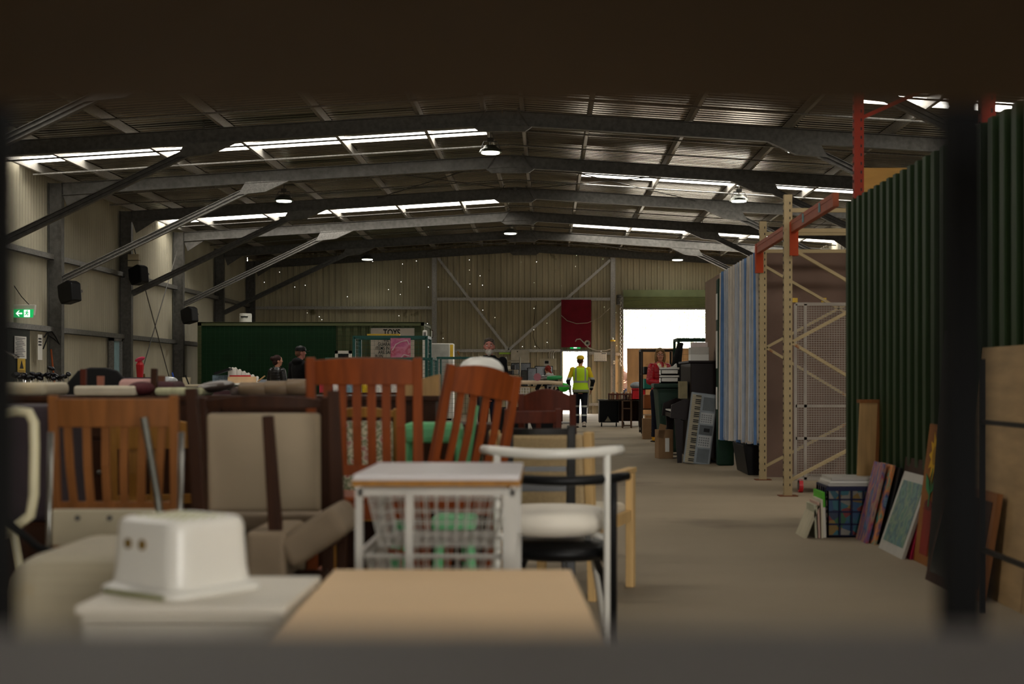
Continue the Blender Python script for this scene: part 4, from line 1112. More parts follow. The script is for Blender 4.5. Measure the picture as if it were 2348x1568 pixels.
# ------------------------------------------------------------------ foreground shelving the photograph looks through
t = thing('shelving_rack', 'dark steel shelving rack right in front, seen through between two boards', 'shelving', (0, 0, 0))
rk_grey = mat('shelf_board_grey', '#77706b', .6, 0, .06, 4); rk_br = mat('shelf_board_brown', '#57452f', .65, 0, .08, 4); rk_bl = mat('black_angle_steel', '#020202', .9, 0, .1)
MB().box(-.62, .62, .20, .80, 1.304, 1.324).build('shelf_board', rk_br, t)
MB().box(-.62, .62, .20, .60, 1.020, 1.045).build('shelf_board', rk_grey, t)
for z in (.62, .2, 1.75): MB().box(-.62, .62, .20, .96, z, z + .02).build('shelf_board', rk_grey, t)
for x in (-.372, .277):
    for y in (.95,): MB().box(x - .0125, x + .0125, y - .014, y + .014, 0, 1.9).build('upright_post', rk_bl, t)
for x in (-.60, .60):
    for y in (.21, .95): MB().box(x - .014, x + .014, y - .014, y + .014, 0, 1.9).build('upright_post', rk_bl, t)
    for z in (1.02, 1.30): MB().box(x - .012, x + .012, .21, .95, z, z + .03).build('side_rail', rk_bl, t)

# ------------------------------------------------------------------ chairs
def chair(name, label, px=None, Y=None, base=0., rz=0, W=.44, D=.42, sh=.45, th=.95, m=w_org, back='slats', n=5, sw=.032, lean=.07, crest=.09, arch=.02, pw=.035,
          seat='wood', sm=None, ears=.0, ry=0., rx=0., group=None, x=None, panel=None, low=.12, cat='chair', fan=0.):
    X = wx(px, Y) if x is None else x
    t = thing(name, label, cat, (X, Y + D / 2, base), rz, group, rx, ry)
    yb, yt = -D / 2, -D / 2 - lean
    def bp(xx, z):  # point on the back plane
        k = max(0, (z - sh) / (th - sh)); return (xx, yb + (yt - yb) * k, z)
    for s in (-1, 1):
        xx = s * (W / 2 - pw / 2)
        q = MB(); q.beam((xx, yb + .0, 0), (xx, yb, sh), pw, pw); q.beam(bp(xx, sh - .01), bp(xx * (1 + ears), th), pw, pw, pw * .9, pw * .7, up=(0, 1, 0)); q.build('leg', m, t, bevel=.004)
        MB().beam((xx, D / 2 - pw, 0), (xx, D / 2 - pw, sh - .03), pw * .8, pw * .8, pw, pw).build('leg', m, t, bevel=.004)
        MB().beam((xx, yb, sh * .35), (xx, D / 2 - pw, sh * .35), .02, .02).build('stretcher', m, t)
    q = MB(); q.box(-W / 2 + .01, W / 2 - .01, yb - .01, yb + .012, sh - .085, sh - .02); q.box(-W / 2 + .01, W / 2 - .01, D / 2 - pw - .01, D / 2 - pw + .012, sh - .085, sh - .02)
    for s in (-1, 1): q.box(s * (W / 2 - .02) - .01, s * (W / 2 - .02) + .01, yb, D / 2 - pw, sh - .085, sh - .02)
    q.build('apron', m, t)
    if seat == 'wood': MB().box(-W / 2, W / 2, yb + .02, D / 2, sh - .02, sh + .005).build('seat', sm or m, t, bevel=.008)
    else: MB().box(-W / 2 + .005, W / 2 - .005, yb + .02, D / 2, sh - .02, sh + .045).build('seat', sm or p_cream, t, bevel=.02, seg=3)
    iw = W / 2 - pw
    q = MB(); N_ = 10
    def cr(u, v):
        xx = -iw - pw * .3 + (2 * iw + pw * .6) * u; z = th - .012 - crest * (1 - v) + arch * math.sin(math.pi * u) * v
        p = bp(xx, z); return Vector((p[0], p[1] - .02 * math.sin(math.pi * u), p[2]))
    q.grid(cr, N_, 3); q.build('crest_rail', m, t, solid=.022, bevel=.003)
    if back in ('slats', 'ladder'):
        z0_, z1_ = sh + low, th - crest - .005
        q = MB(); q.beam(bp(-iw, z0_), bp(iw, z0_), .02, .045, up=(0, 1, 0) if False else (0, 0, 1)); q.build('lower_rail', m, t)
        if back == 'slats':
            for i in range(n):
                xx = -iw + 2 * iw * (i + .8) / (n + .6)
                a, b = Vector(bp(xx, z0_)), Vector(bp(xx + fan * (i - n / 2 + 1), z1_)); mid = (a + b) / 2 + Vector((0, -.012, 0))
                q = MB(); q.beam(a, mid, sw, .012, up=(0, 1, 0)); q.beam(mid, b, sw, .012, up=(0, 1, 0)); q.build('slat', m, t)
        else:
            for i in range(n):
                z = z0_ + (z1_ - z0_) * (i + 1) / (n + 1); MB().beam(bp(-iw, z), bp(iw, z), .014, sw).build('slat', m, t)
    if back == 'panel':
        z0_, z1_ = sh + .06, th - .06
        T = Matrix.Translation((0, bp(0, z0_)[1] - .0, z0_)) @ Matrix.Rotation(math.atan2(lean, th - sh), 4, 'X')
        MB().box(-iw - .0, iw + .0, -.03, .02, 0, z1_ - z0_, T).build('backrest', panel or sm or p_beige, t, bevel=.016, seg=3)
    return t


pal = wood('weathered_pallet_wood', '#4f4336', .3)
def pallet(x0, x1, y0, y1, h, label):
    t = thing('timber_pallet', label, 'pallet', (x0, y0, 0)); w_, d_ = x1 - x0, y1 - y0
    n = max(3, int(w_ / .14)); q = MB()
    for i in range(n): a = w_ * i / n; q.box(a, a + w_ / n - .02, 0, d_, h - .02, h)
    q.build('deck_boards', pal, t)
    q = MB()
    for y in (0, d_ / 2 - .05, d_ - .1): q.box(0, w_, y, y + .1, .02, h - .02); q.box(0, w_, y, y + .1, 0, .02)
    q.build('bearers', pal, t)


pallet(-1.80, -.32, 4.96, 6.92, .155, 'low weathered pallet under the brown slatted chairs')

chair('slatted_dining_chair', 'tall orange-brown slatted dining chair in the centre, arched crest rail', 838, 5.9, .155, 0, W=.482, th=1.085, sh=.50, m=w_red, n=6, sw=.036, crest=.1, arch=.012, pw=.042, lean=.05)
chair('slatted_dining_chair', 'reddish slatted dining chair tilting to the right beside the centre chair', 970, 6.45, .16, R(32), W=.395, th=1.045, sh=.47, m=w_red, n=4, sw=.034, crest=.11, arch=.03, pw=.042, ry=R(9), lean=.05)
chair('slatted_dining_chair', 'brown beech chair at the left with a broad crest rail and leaning slats', 268, 5.05, .155, 0, W=.462, th=.94, sh=.44, m=w_beech, n=6, sw=.028, crest=.1, arch=.0, pw=.036, fan=.008, low=.1, lean=.04)
chair('padded_dining_chair', 'dark framed chair with a large beige padded back panel', 609, 5.36, .155, 0, W=.51, th=.93, sh=.44, m=w_dark, back='panel', sm=p_beige, seat='pad', panel=mat('pale_beige_vinyl', '#a09078', .6, 0, .06, 4), crest=.03, pw=.042, lean=.03)
# upturned chair in front of it
t = thing('upturned_chair', 'upside-down beige padded chair with dark legs pointing upward', 'chair', (-.98, 4.92, .12))
MB().box(-.14, .22, -.2, .02, -.12, .37).build('frame', w_dark, t)
MB().box(-.02, .115, -.21, .19, .34, .527).build('seat', p_beige, t, bevel=.02, seg=3)
MB().box(-.115, .115, -.19, .19, -.055, .055, Matrix.Translation((.2, -.02, .505)) @ Matrix.Rotation(R(-33), 4, 'Y')).build('seat_cushion', p_beige, t, bevel=.03, seg=3)
MB().beam((.08, -.16, .42), (.05, -.18, .91), .045, .045, .035, .035).build('leg', w_dark, t, bevel=.004)
MB().beam((-.24, .1, .5), (-.27, .08, 1.0), .05, .05, .04, .04).build('leg', w_dark, t, bevel=.004)
MB().beam((.235, .16, .46), (.215, .17, .99), .05, .05, .04, .04).build('leg', w_dark, t, bevel=.004)

chair('floral_chair', 'honey pine chair with a cream floral padded back, behind the centre chair', 838, 7.38, .0, 0, W=.38, th=1.0, sh=.5, m=w_honey, back='panel', seat='pad', panel=ramp_mat('floral_fabric', ['#d8d0b8', '#cfc6a8', '#5e6b48', '#d8d0b8', '#9a4a50', '#d8d0b8'], 26, .8), crest=.03, pw=.04)
chair('pine_chair', 'honey pine chair glimpsed between the slats at the left', 330, 6.9, .0, R(15), W=.42, th=.95, sh=.45, m=w_honey, n=3, sw=.05, crest=.12)
chair('mahogany_chair', 'dark mahogany chair with arched crest standing by the aisle', 1268, 8.8, .12, R(-8), W=.36, th=.94, sh=.45, m=w_mahog, n=2, sw=.03, crest=.09, arch=.045, pw=.04, seat='pad', sm=p_cream)
chair('mahogany_chair', 'mahogany chair with a straight crest, left of the arched one', 1200, 8.3, .12, R(12), W=.34, th=.86, sh=.45, m=w_mahog, back='ladder', n=2, sw=.04, crest=.07, arch=.0, pw=.04, seat='pad', sm=p_cream)
chair('ladderback_chair', 'black ladder-back chair behind the white tube chair', 1232, 6.8, .0, R(3), W=.34, th=.93, sh=.42, m=w_ebony, back='ladder', n=2, sw=.025, crest=.03, arch=0, pw=.045, low=.22, seat='pad', sm=p_cream)
# wooden armchair
t = thing('wooden_armchair', 'pale oak armchair with beige upholstery at the edge of the aisle', 'armchair', (wx(1300, 7.6), 7.75, 0), R(-24))
oak = wood('pale_oak', '#c2a06c', .15)
for s in (-1, 1):
    MB().beam((s * .27, -.28, 0), (s * .27, -.34, .88), .045, .045, .045, .05).build('leg', oak, t, bevel=.005)
    MB().beam((s * .27, .27, 0), (s * .27, .27, .64), .045, .045).build('leg', oak, t, bevel=.005)
    MB().beam((s * .27, -.33, .62), (s * .27, .3, .65), .055, .03).build('armrest', oak, t, bevel=.006)
    MB().beam((s * .27, -.3, .36), (s * .27, .27, .40), .03, .06).build('side_rail', oak, t)
MB().box(-.245, .245, -.26, .28, .36, .47).build('seat', mat('cream_cloth', '#cdc3ae', .8), t, bevel=.03, seg=3)
MB().box(-.245, .245, -.05, .0, 0, .46, Matrix.Translation((0, -.28, .41)) @ Matrix.Rotation(R(5), 4, 'X')).build('backrest', mat('beige_weave', '#a8916c', .8, 0, .1, 60), t, bevel=.02)


def tube_chair(label, X, Y, zr_, zs, m, pad, W=.55, group=None, legs_to=0., rail_r=.02, padm=None):
    t = thing('tubular_chair', label, 'chair', (X, Y, 0))
    pts = []
    for i in range(13):
        a = -1 + 2 * i / 12; pts.append((a * W / 2, .12 * a * a + (.0), zr_ + .012 * a * a))
    MB().tube(pts, [rail_r * .85] + [rail_r] * 11 + [rail_r * .85], 12).build('backrest', m, t, smooth=True)
    for s in (-1, 1):
        x = s * (W / 2 - .06)
        MB().tube([(x, .07, zr_), (x, .07, zr_ - .12), (x, .07, legs_to)], .014, 8).build('leg', m, t, smooth=True)
        MB().tube([(x, .07, zs - .03), (s * .14, .3, zs - .03), (s * .17, .40, zs - .12), (s * .24, .52, legs_to)], .014, 8).build('leg', m, t, smooth=True)
    q = MB().lathe([(0, -.03), (.2, -.03), (.225, -.01), (.225, .01), (.2, .03), (0, .035)] if not pad else [(0, -.03), (.19, -.03), (.23, 0), (.235, .03), (.2, .07), (0, .085)], 28)
    q.build('seat', padm or m, t, smooth=True, loc=(0, .28, zs))
    return t


wt = mat('white_enamel_tube', '#dedbd2', .3, .0, .03)
tube_chair('white tube-framed chair with padded white seat, stacked over the black one', wx(1266, 5.5), 5.5, .862, .56, wt, True, padm=mat('white_vinyl_pad', '#e4dccd', .5, 0, .06, 5))
tube_chair('black tube-framed chair with round black seat under the white one', wx(1282, 5.5) + .01, 5.53, .755, .46, p_black, False, W=.53)

# mint green small furniture
t = thing('mint_chair', 'mint green painted child chair behind the two slatted chairs', 'chair', (wx(990, 7.2), 7.3, 0))
MB().box(-.15, .15, -.16, .14, .83, .93).build('seat', p_mint, t, bevel=.03)
for sx_, sy_, tp in ((-1, -1, .9), (1, -1, .9), (-1, 1, .9), (1, 1, .9)):
    MB().tube([(sx_ * .13, sy_ * .12, .86), (sx_ * .2, sy_ * .17, 0)], [.02, .028], 10).build('leg', p_mint, t)
MB().tube([(.15, -.1, .6), (.215, -.12, 1.02)], .026, 10).build('back_post', p_mint, t, smooth=True)
t = thing('mint_stool', 'small mint green stool seen through the wire baskets', 'stool', (wx(1042, 6.9), 6.95, .155))
t.location = (wx(1042, 5.55), 5.55, .155)
MB().box(-.085, .085, -.08, .12, .41, .465).build('seat', p_mint, t, bevel=.014)
for sx_, sy_ in ((-1, -1), (1, -1), (-1, 1), (1, 1)):
    MB().tube([(sx_ * .055, sy_ * .05 + .02, .41), (sx_ * .085, sy_ * .08 + .02, 0)], [.016, .019], 8).build('leg', p_mint, t)

# basket desk ------------------------------------------------------------
t = thing('basket_desk', 'narrow white desk with tan edge and wire basket drawers beneath', 'desk', (wx(1000, 3.95) + .0, 3.95, 0))
dw2, dd = .228, .60; dt = .865
MB().box(-dw2 - .004, dw2 + .004, 0, dd, dt + .004, dt + .02).build('desk_top', mat('worn_laminate', '#cfcbcb', .35, 0, .06, 3), t, bevel=.003)
MB().box(-dw2 - .006, dw2 + .006, -.002, dd + .002, dt - .012, dt + .004).build('wood_edge', w_honey, t)
q = MB()
for x in (-dw2 + .012, dw2 - .012):
    for y in (.02, dd - .05): q.box(x - .01, x + .01, y - .01, y + .01, 0, dt - .012)
    for z in (dt - .03, .66, .45): q.box(x - .008, x + .008, .02, dd - .05, z - .008, z + .008)
q.box(-dw2 + .01, dw2 - .01, .01, .03, dt - .04, dt - .02); q.box(-dw2 + .01, dw2 - .01, dd - .06, dd - .04, dt - .04, dt - .02)
q.build('frame', p_whitepaint, t)
for x in (-.075, .195): MB().box(x - .011, x + .011, .0, .014, .3, dt - .03).build('front_bar', p_whitepaint, t)
for zt in (.845, .655):
    q = MB(); a0, a1, b0, b1 = -.2, .19, .04, .5; zb = zt - .165
    r = .0019
    for i in range(13):
        u = i / 12; xt = a0 + (a1 - a0) * u; xb_ = xt * .82
        q.tube([(xt, b0, zt), (xb_, b0 + .03, zb), (xb_, b1 - .03, zb), (xt, b1, zt)], r, 4)
    for i in range(13):
        u = i / 12; y = b0 + (b1 - b0) * u
        q.tube([(a0, y, zt), (a0 * .82, b0 + .03 + (b1 - b0 - .06) * u, zb), (a1 * .82, b0 + .03 + (b1 - b0 - .06) * u, zb), (a1, y, zt)], r, 4)
    for j in range(6):
        z = zb + (zt - zb) * j / 5; k = .82 + .18 * j / 5; o = .03 * (1 - j / 5)
        q.tube([(a0 * k, b0 + o, z), (a1 * k, b0 + o, z), (a1 * k, b1 - o, z), (a0 * k, b1 - o, z), (a0 * k, b0 + o, z)], r if j < 5 else .006, 4)
    q.build('wire_basket', p_whitepaint, t)

# tan table -------------------------------------------------------------
t = thing('tan_table', 'plain tan topped table in the front centre', 'table', (0, 0, 0))
tt = mat('tan_table_top', '#e2c298', .6, 0, .05, 2)
MB().prism([(-.505, 2.45), (.112, 2.45), (.060, 3.56), (-.533, 3.56)], 'z', .65, .675).build('table_top', tt, t, bevel=.004)
for x, y in ((-.46, 2.5), (.06, 2.5), (.02, 3.5), (-.49, 3.5)): MB().box(x - .02, x + .02, y - .02, y + .02, 0, .65).build('leg', w_honey, t)
MB().box(-.47, .03, 3.49, 3.51, .58, .65).build('apron', w_honey, t)
# white cabinet and step stool
t = thing('white_cabinet', 'small white bedside cabinet under the upturned plastic step stool', 'cabinet', (-.745, 2.9, 0))
wc = mat('white_laminate', '#cfc8b8', .5, 0, .05, 2)
MB().box(-.205, .205, .005, .42, .06, .672).build('cabinet_body', wc, t)
MB().box(-.215, .215, -.01, .43, .672, .69).build('cabinet_top', mat('white_cabinet_top', '#e0d9ca', .45, 0, .05, 2), t, bevel=.004)
for z0_, z1_ in ((.46, .655), (.24, .44), (.07, .22)):
    o = MB().box(-.195, .195, -.012, .005, z0_, z1_).build('drawer', wc, t, bevel=.003)
    MB().tube([(0, -.035, (z0_ + z1_) / 2), (0, -.012, (z0_ + z1_) / 2)], .014, 12).build('knob', p_whitepaint, o)
MB().box(-.2, .2, .03, .4, 0, .06).build('plinth', wc, t)
t = thing('step_stool', 'white plastic step stool with two holes, on the white cabinet', 'step stool', (wx(412, 3.10), 3.115, .69), R(-36))


def rrect(w, d, r, n=6):
    o = []
    for cx, cy, a0 in ((w - r, d - r, 0), (-w + r, d - r, 90), (-w + r, -d + r, 180), (w - r, -d + r, 270)):
        for i in range(n + 1): a = R(a0 + 90 * i / n); o.append((cx + r * math.cos(a), cy + r * math.sin(a)))
    return o


q = MB(); rings = []
for z, w_, d_, r_ in ((0, .135, .128, .04), (.012, .135, .128, .04), (.022, .117, .110, .036), (.05, .116, .109, .045), (.143, .111, .104, .045), (.156, .107, .100, .044), (.162, .098, .091, .04)):
    rings.append([q.bm.verts.new((a, b, z)) for a, b in rrect(w_, d_, r_)])
for A, B in zip(rings, rings[1:]):
    for i in range(len(A)): q._f([A[i], A[(i + 1) % len(A)], B[(i + 1) % len(A)], B[i]])
q._f(rings[-1]); q._f(rings[0][::-1]); q.build('stool_body', mat('glossy_white_plastic', '#e6e3da', .3, 0, .02), t, smooth=False, bevel=.003)
for x in (-.035, .012):
    MB().tube([(x - .01, -.1085, .108), (x - .01, -.09, .108)], .0115, 16).build('hole', mat('brown_hole', '#7a6028', .7), t)
q = MB()
for i in range(7):
    for j in range(5): q.lathe([(0, .1622), (.006, .1622), (.0055, .1645), (0, .165)], 8, (-.072 + i * .024, -.055 + j * .027, 0))
q.build('grip_dots', mat('yellowed_rubber', '#cfcfa6', .6), t)
MB().box(-.1, .1, -.1295, -.1275, .0, .01).build('rim_strip', mat('olive_rim', '#8a8a60', .6), t)  # thin olive strip along the foot of the front rim

# beige round seat, cream tube chair, white panel seat on the left --------
t = thing('vinyl_pouffe', 'large cream vinyl armchair seat at the lower left', 'armchair', (-1.11, 3.8, 0))
MB().box(-.24, .2, -.3, .3, .36, .712).build('seat', p_cream, t, bevel=.09, seg=5)
for x in (-.22, .18):
    for y in (-.24, .24): MB().tube([(x, y, 0), (x, y, .37)], .016, 8).build('leg', chrome, t)
t = thing('garden_armchair', 'cream tubular armchair frame at the left edge', 'chair', (wx(55, 4.3), 4.3, 0))
cr_ = mat('cream_enamel_tube', '#d3cba8', .35)
MB().tube([(-.24, -.02, 1.0), (-.02, 0, 1.055), (.015, 0, 1.05), (.03, 0, 1.02), (.032, 0, .95), (.03, 0, .80), (.02, 0, .74), (-.03, 0, .70), (-.2, -.04, .66)], .015, 10).build('arm_tube', cr_, t, smooth=True)
MB().tube([(-.62, .0, 1.0), (-.62, .1, 1.04), (-.62, .3, 1.04), (-.62, .42, .95), (-.62, .42, .7), (-.62, .2, .66)], .015, 10).build('arm_tube', cr_, t, smooth=True)
for y in (0, .45): MB().tube([(-.2, y, .66), (-.1, y, .02)], .014, 8).build('leg', cr_, t)
MB().tube([(-.06, -.1, .98), (-.05, -.12, .85), (0, -.14, .74), (.1, -.16, .66), (.2, -.16, .64)], .011, 8).build('black_strap', rubber, t, smooth=True)
MB().box(-.5, -.2, 0, .45, .62, .66).build('seat', p_cream, t, bevel=.01)
t = thing('chrome_chair', 'chrome tube chair with a cream plastic back panel and three screws', 'chair', (wx(262, 4.45), 4.45, .0))
q = MB(); hw = .205
q.tube([(-hw, .02, .985), (-hw, 0, .62), (-hw, .02, .56), (-hw, .1, .5), (-hw, .48, .5), (-hw, .48, 0)], .0095, 8)
q.tube([(hw, .02, .985), (hw, 0, .62), (hw, .02, .56), (hw, .1, .5), (hw, .48, .5), (hw, .48, 0)], .0095, 8)
q.tube([(-hw, .1, .5), (-hw, .05, .0)], .0095, 8); q.tube([(hw, .1, .5), (hw, .05, .0)], .0095, 8)
q.build('tube_frame', mat('worn_chrome', '#8e8c86', .3, .9, .05), t, smooth=True)
MB().box(-.195, .13, -.012, .008, .63, .745).build('backrest', p_cream, t, bevel=.008)
for x in (-.11, -.01, .09): MB().tube([(x, -.018, .718), (x, -.011, .718)], .009, 10).build('screw', galv_dark, t)
MB().box(-.2, .2, .08, .5, .505, .53).build('seat', p_cream, t, bevel=.01)
t = single(MB().tube([(0, 0, .0), (-.1, .05, .75), (-.155, .08, 1.02)], .0125, 8), 'metal_pole', mat('dull_grey_tube', '#5e5d55', .4, .5), 'dull grey pole leaning between the chair slats at the left', 'pole', (wx(352, 4.75) + .1, 4.75, 0))
single(MB().box(-.25, .25, -.2, .2, 0, .45), 'storage_box', mat('dusky_purple_box', '#40373c', .7), 'dusky purple fabric box low at the left edge', 'box', (wx(60, 5.5) - .12, 5.7, .6), bevel=.02)
single(MB().box(-.3, .3, -.25, .25, 0, .6), 'wooden_crate', w_dark, 'dark wooden chest under the dusky purple box', 'chest', (wx(60, 5.5) - .12, 5.7, 0), bevel=.01)

# dark sideboards behind the chairs ---------------------------------------
def sideboard(x0, x1, y0, d, h, label, m, nd=3):
    t = thing('sideboard', label, 'sideboard', (x0, y0, 0)); w_ = x1 - x0
    MB().box(0, w_, 0.01, d, .08, h - .03).build('cabinet_body', m, t); MB().box(-.02, w_ + .02, -.02, d + .01, h - .03, h).build('top_board', m, t, bevel=.006)
    MB().box(.04, w_ - .04, .04, d - .04, 0, .08).build('plinth', p_black, t)
    for i in range(nd):
        a, b = w_ * i / nd + .01, w_ * (i + 1) / nd - .01
        o = MB().box(a, b, -.012, .01, .1, h - .25).build('door', m, t, bevel=.004); MB().ell((b - .05, -.022, h * .6), (.014, .014, .014), n=10).build('knob', galv_dark, o)
        o = MB().box(a, b, -.012, .01, h - .23, h - .05).build('drawer', m, t, bevel=.004); MB().ell(((a + b) / 2, -.022, h - .14), (.014, .014, .014), n=10).build('knob', galv_dark, o)
    return t


sideboard(-3.9, -2.42, 7.9, .5, 1.06, 'dark walnut sideboard at the left behind the chairs', w_dark)
sideboard(-2.4, -.62, 7.9, .5, 1.06, 'dark walnut sideboard behind the centre chairs', w_dark)
sideboard(-.60, -.335, 7.95, .45, .9, 'narrow dark bedside cabinet between the centre chairs and the mahogany chair', w_dark, 1)
ST = 1.06


def onboard(mb, name, m, label, cat, px, Y=8.1, group=None, rot=(0, 0, 0), z=ST, **kw): return single(mb, name, m, label, cat, (wx(px, Y), Y, z), rot, group, **kw)


def pad(w_, d_, h_): return MB().box(-w_ / 2, w_ / 2, -d_ / 2, d_ / 2, 0, h_)


onboard(pad(.36, .4, .075), 'cushion', p_cream, 'flat cream vinyl cushion at the far left on the sideboard', 'cushion', 62, bevel=.03, seg=3)
onboard(pad(.345, .3, .055), 'cushion', mat('off_white_pad', '#b9b09c', .6), 'long off-white pad in front of the black mesh chair back', 'cushion', 258, 8.02, bevel=.015)
onboard(MB().ell((0, 0, .04), (.075, .1, .04)), 'cushion', mat('maroon_roll', '#4a2024', .7), 'small dark maroon bolster beside the off-white pad', 'cushion', 325, 7.98)
onboard(pad(.16, .3, .095), 'cushion', mat('dusty_pink', '#b08a84', .8), 'dusty pink cushion behind the dark maroon bolster', 'cushion', 318, 8.25, bevel=.035, seg=3)
onboard(pad(.13, .3, .08), 'cushion', plum, 'plum coloured crumpled cushion left of the striped one', 'cushion', 388, 8.22, bevel=.035, seg=3)
onboard(pad(.27, .3, .045), 'cushion', mat('sage_stripe', '#a9a888', .8, 0, .15, 3, (14, 1, 1)), 'sage green striped seat pad in the middle of the sideboard top', 'cushion', 424, 8.05, bevel=.02, seg=3)
onboard(MB().ell((0, 0, .045), (.108, .16, .032)), 'stool_cushion', mat('grey_brown_vinyl', '#4f4640', .35), 'glossy grey-brown oval stool seat lying on the sideboard', 'stool seat', 497, 8.1, rot=(0, R(-8), 0), z=ST + .005)
for px, w_, lb, h_ in ((586, .17, 'rolled beige leather cushion, left one of the row of three', .075), (640, .15, 'rolled beige leather cushion, middle of the row of three', .082), (688, .14, 'rolled beige leather cushion, right one of the row of three', .092)):
    q = MB().tube([(-w_ * .56, 0, h_ / 2), (-w_ * .5, 0, h_ / 2), (w_ * .5, 0, h_ / 2), (w_ * .56, 0, h_ / 2)], [h_ * .3, h_ * .5, h_ * .5, h_ * .3], 16)
    onboard(q, 'rolled_cushion', leather_beige, lb, 'cushion', px, 8.08, group='rolled beige cushions', smooth=True)
onboard(pad(.42, .3, .05), 'cushion', mat('taupe_pad', '#6e6058', .7), 'taupe pad lying behind the rolled beige cushions', 'cushion', 620, 8.3, bevel=.02)
t = onboard(MB().prism([(-.09, 0), (.1, 0), (.1, .12), (-.09, .07)], 'y', -.06, .06), 'wooden_wedge', w_pine, 'pale pine wedge block standing between the two slatted chairs', 'block', 968, 7.98)
onboard(MB().beam((0, 0, 0), (0, .01, .15), .032, .032), 'turned_offcut', w_dark, 'dark brown leg standing upright beside the dusty pink cushion', 'leg offcut', 353, 8.0)
onboard(MB().beam((0, 0, 0), (0, .01, .11), .05, .03), 'timber_offcut', mat('umber_wood', '#5c3a28', .6), 'short umber timber offcut right of the dark upright leg', 'block', 367, 8.12)
onboard(MB().beam((0, 0, 0), (.0, .0, .15), .03, .03), 'turned_offcut', w_mahog, 'reddish upright leg in front of the black mesh chair', 'leg offcut', 192, 8.15)
onboard(MB().beam((0, 0, 0), (.0, .0, .11), .035, .03), 'turned_offcut', mat('pinkish_wood', '#8f5a48', .6), 'pinkish upright leg right of centre before the mesh chair', 'leg offcut', 231, 8.2)
# black mesh office chair
t = thing('office_chair', 'black office chair with a wide domed mesh back', 'chair', (wx(215, 9.4), 9.5, 0))
q = MB(); q.prism([(-.21, 0), (.21, 0), (.225, .08), (.2, .2), (.13, .28), (.05, .30), (-.05, .30), (-.13, .28), (-.2, .2), (-.225, .08)], 'y', -.03, .01, Matrix.Translation((0, 0, .93)))
q.build('backrest', mat('black_mesh_cloth', '#0e0d0d', .6, 0, .3, 40), t, bevel=.01)
MB().box(-.24, .24, 0, .46, .46, .54).build('seat', cloth_black, t, bevel=.03); MB().tube([(0, .23, .1), (0, .23, .46)], .03, 10).build('gas_post', chrome, t); MB().beam((0, -.01, .5), (0, -.01, 1.0), .06, .03).build('back_support', p_black, t)
for i in range(5):
    a = i * 2 * math.pi / 5; o = MB().beam((0, .23, .12), (.28 * math.cos(a), .23 + .28 * math.sin(a), .07), .04, .035).build('base_arm', p_black, t); MB().ell((.28 * math.cos(a), .23 + .28 * math.sin(a), .03), (.03, .03, .03), n=10).build('castor', rubber, o)
# dome shaded lamp
t = thing('floor_lamp', 'floor lamp with a smooth white dome shade over the tilted chair', 'lamp', (wx(1103, 7.3), 7.3, 0))
MB().lathe([(0, 0), (.12, 0), (.12, .02), (.02, .03), (0, .03)], 20).build('base', p_whitepaint, t); MB().tube([(0, 0, .03), (0, 0, 1.2)], .01, 8).build('pole', chrome, t)
MB().lathe([(.118, 1.185), (.112, 1.215), (.09, 1.243), (.055, 1.26), (0, 1.266)], 28).build('lamp_shade', p_white, t, solid=.003, smooth=True)
# silver reflector lamp left edge
t = thing('angled_lamp', 'slim silver reading lamp tilted down at the left edge', 'lamp', (wx(-40, 12), 12, 0))
MB().lathe([(0, 0), (.13, 0), (.13, .02), (.02, .03), (0, .03)], 18).build('base', galv_dark, t); MB().tube([(0, 0, .03), (0, 0, 1.5)], .01, 8).build('pole', galv_dark, t)
MB().beam((.0, 0, 1.5), (.31, -.02, 1.335), .05, .02).build('lamp_head', chrome, t, bevel=.005)

# furniture between 9 and 13 m, mostly dark ---------------------------------
def sofa(name, label, X, Y, W, hb, m, D=.85, rz=0, cat='sofa'):
    t = thing(name, label, cat, (X, Y, 0), rz)
    MB().box(-W / 2, W / 2, 0, .22, .1, hb).build('backrest', m, t, bevel=.05, seg=3)
    for s in (-1, 1): MB().box(min(s * W / 2, s * (W / 2 - .17)), max(s * W / 2, s * (W / 2 - .17)), .05, D, .1, .62).build('armrest', m, t, bevel=.05, seg=3)
    n = max(1, round((W - .34) / .6)); cw = (W - .34) / n
    for i in range(n): a = -W / 2 + .17 + cw * i; MB().box(a, a + cw - .01, .2, D, .3, .47).build('seat_cushion', m, t, bevel=.04, seg=3)
    MB().box(-W / 2 + .05, W / 2 - .05, .1, D - .05, .06, .3).build('sofa_base', m, t)
    for s in (-1, 1):
        for y in (.08, D - .1): MB().box(s * (W / 2 - .1) - .03, s * (W / 2 - .1) + .03, y, y + .06, 0, .1).build('leg', w_dark, t)


sofa('sofa', 'long dark brown leather sofa behind the left sideboard', -4.2, 10.6, 2.1, 1.0, leather_brown)
sofa('sofa', 'beige upholstered sofa behind the rolled cushions', -1.9, 10.8, 1.7, 1.02, leather_beige)
sofa('armchair', 'plum fabric armchair beyond the sideboards', -3.1, 13.2, .95, 1.05, plum, cat='armchair')
def trestle(name, label, X0, X1, Y, D, h, m=p_white, cat='table'):
    t = thing(name, label, cat, (X0, Y, 0)); w_ = X1 - X0
    MB().box(0, w_, 0, D, h - .03, h).build('table_top', m, t, bevel=.004)
    for x in (.08, w_ - .08):
        for y in (.08, D - .08): MB().box(x - .02, x + .02, y - .02, y + .02, 0, h - .03).build('leg', galv_dark, t)
    return t
TH = wz(878, 20)
trestle('sales_table', 'long white sales table of bric-a-brac before the green container', wx(478, 20), wx(700, 20), 20, .8, TH)
trestle('sales_table', 'cream sales table with a bucket and glassware at the left', wx(300, 20), wx(470, 20), 20.2, .8, TH - .02, p_cream)
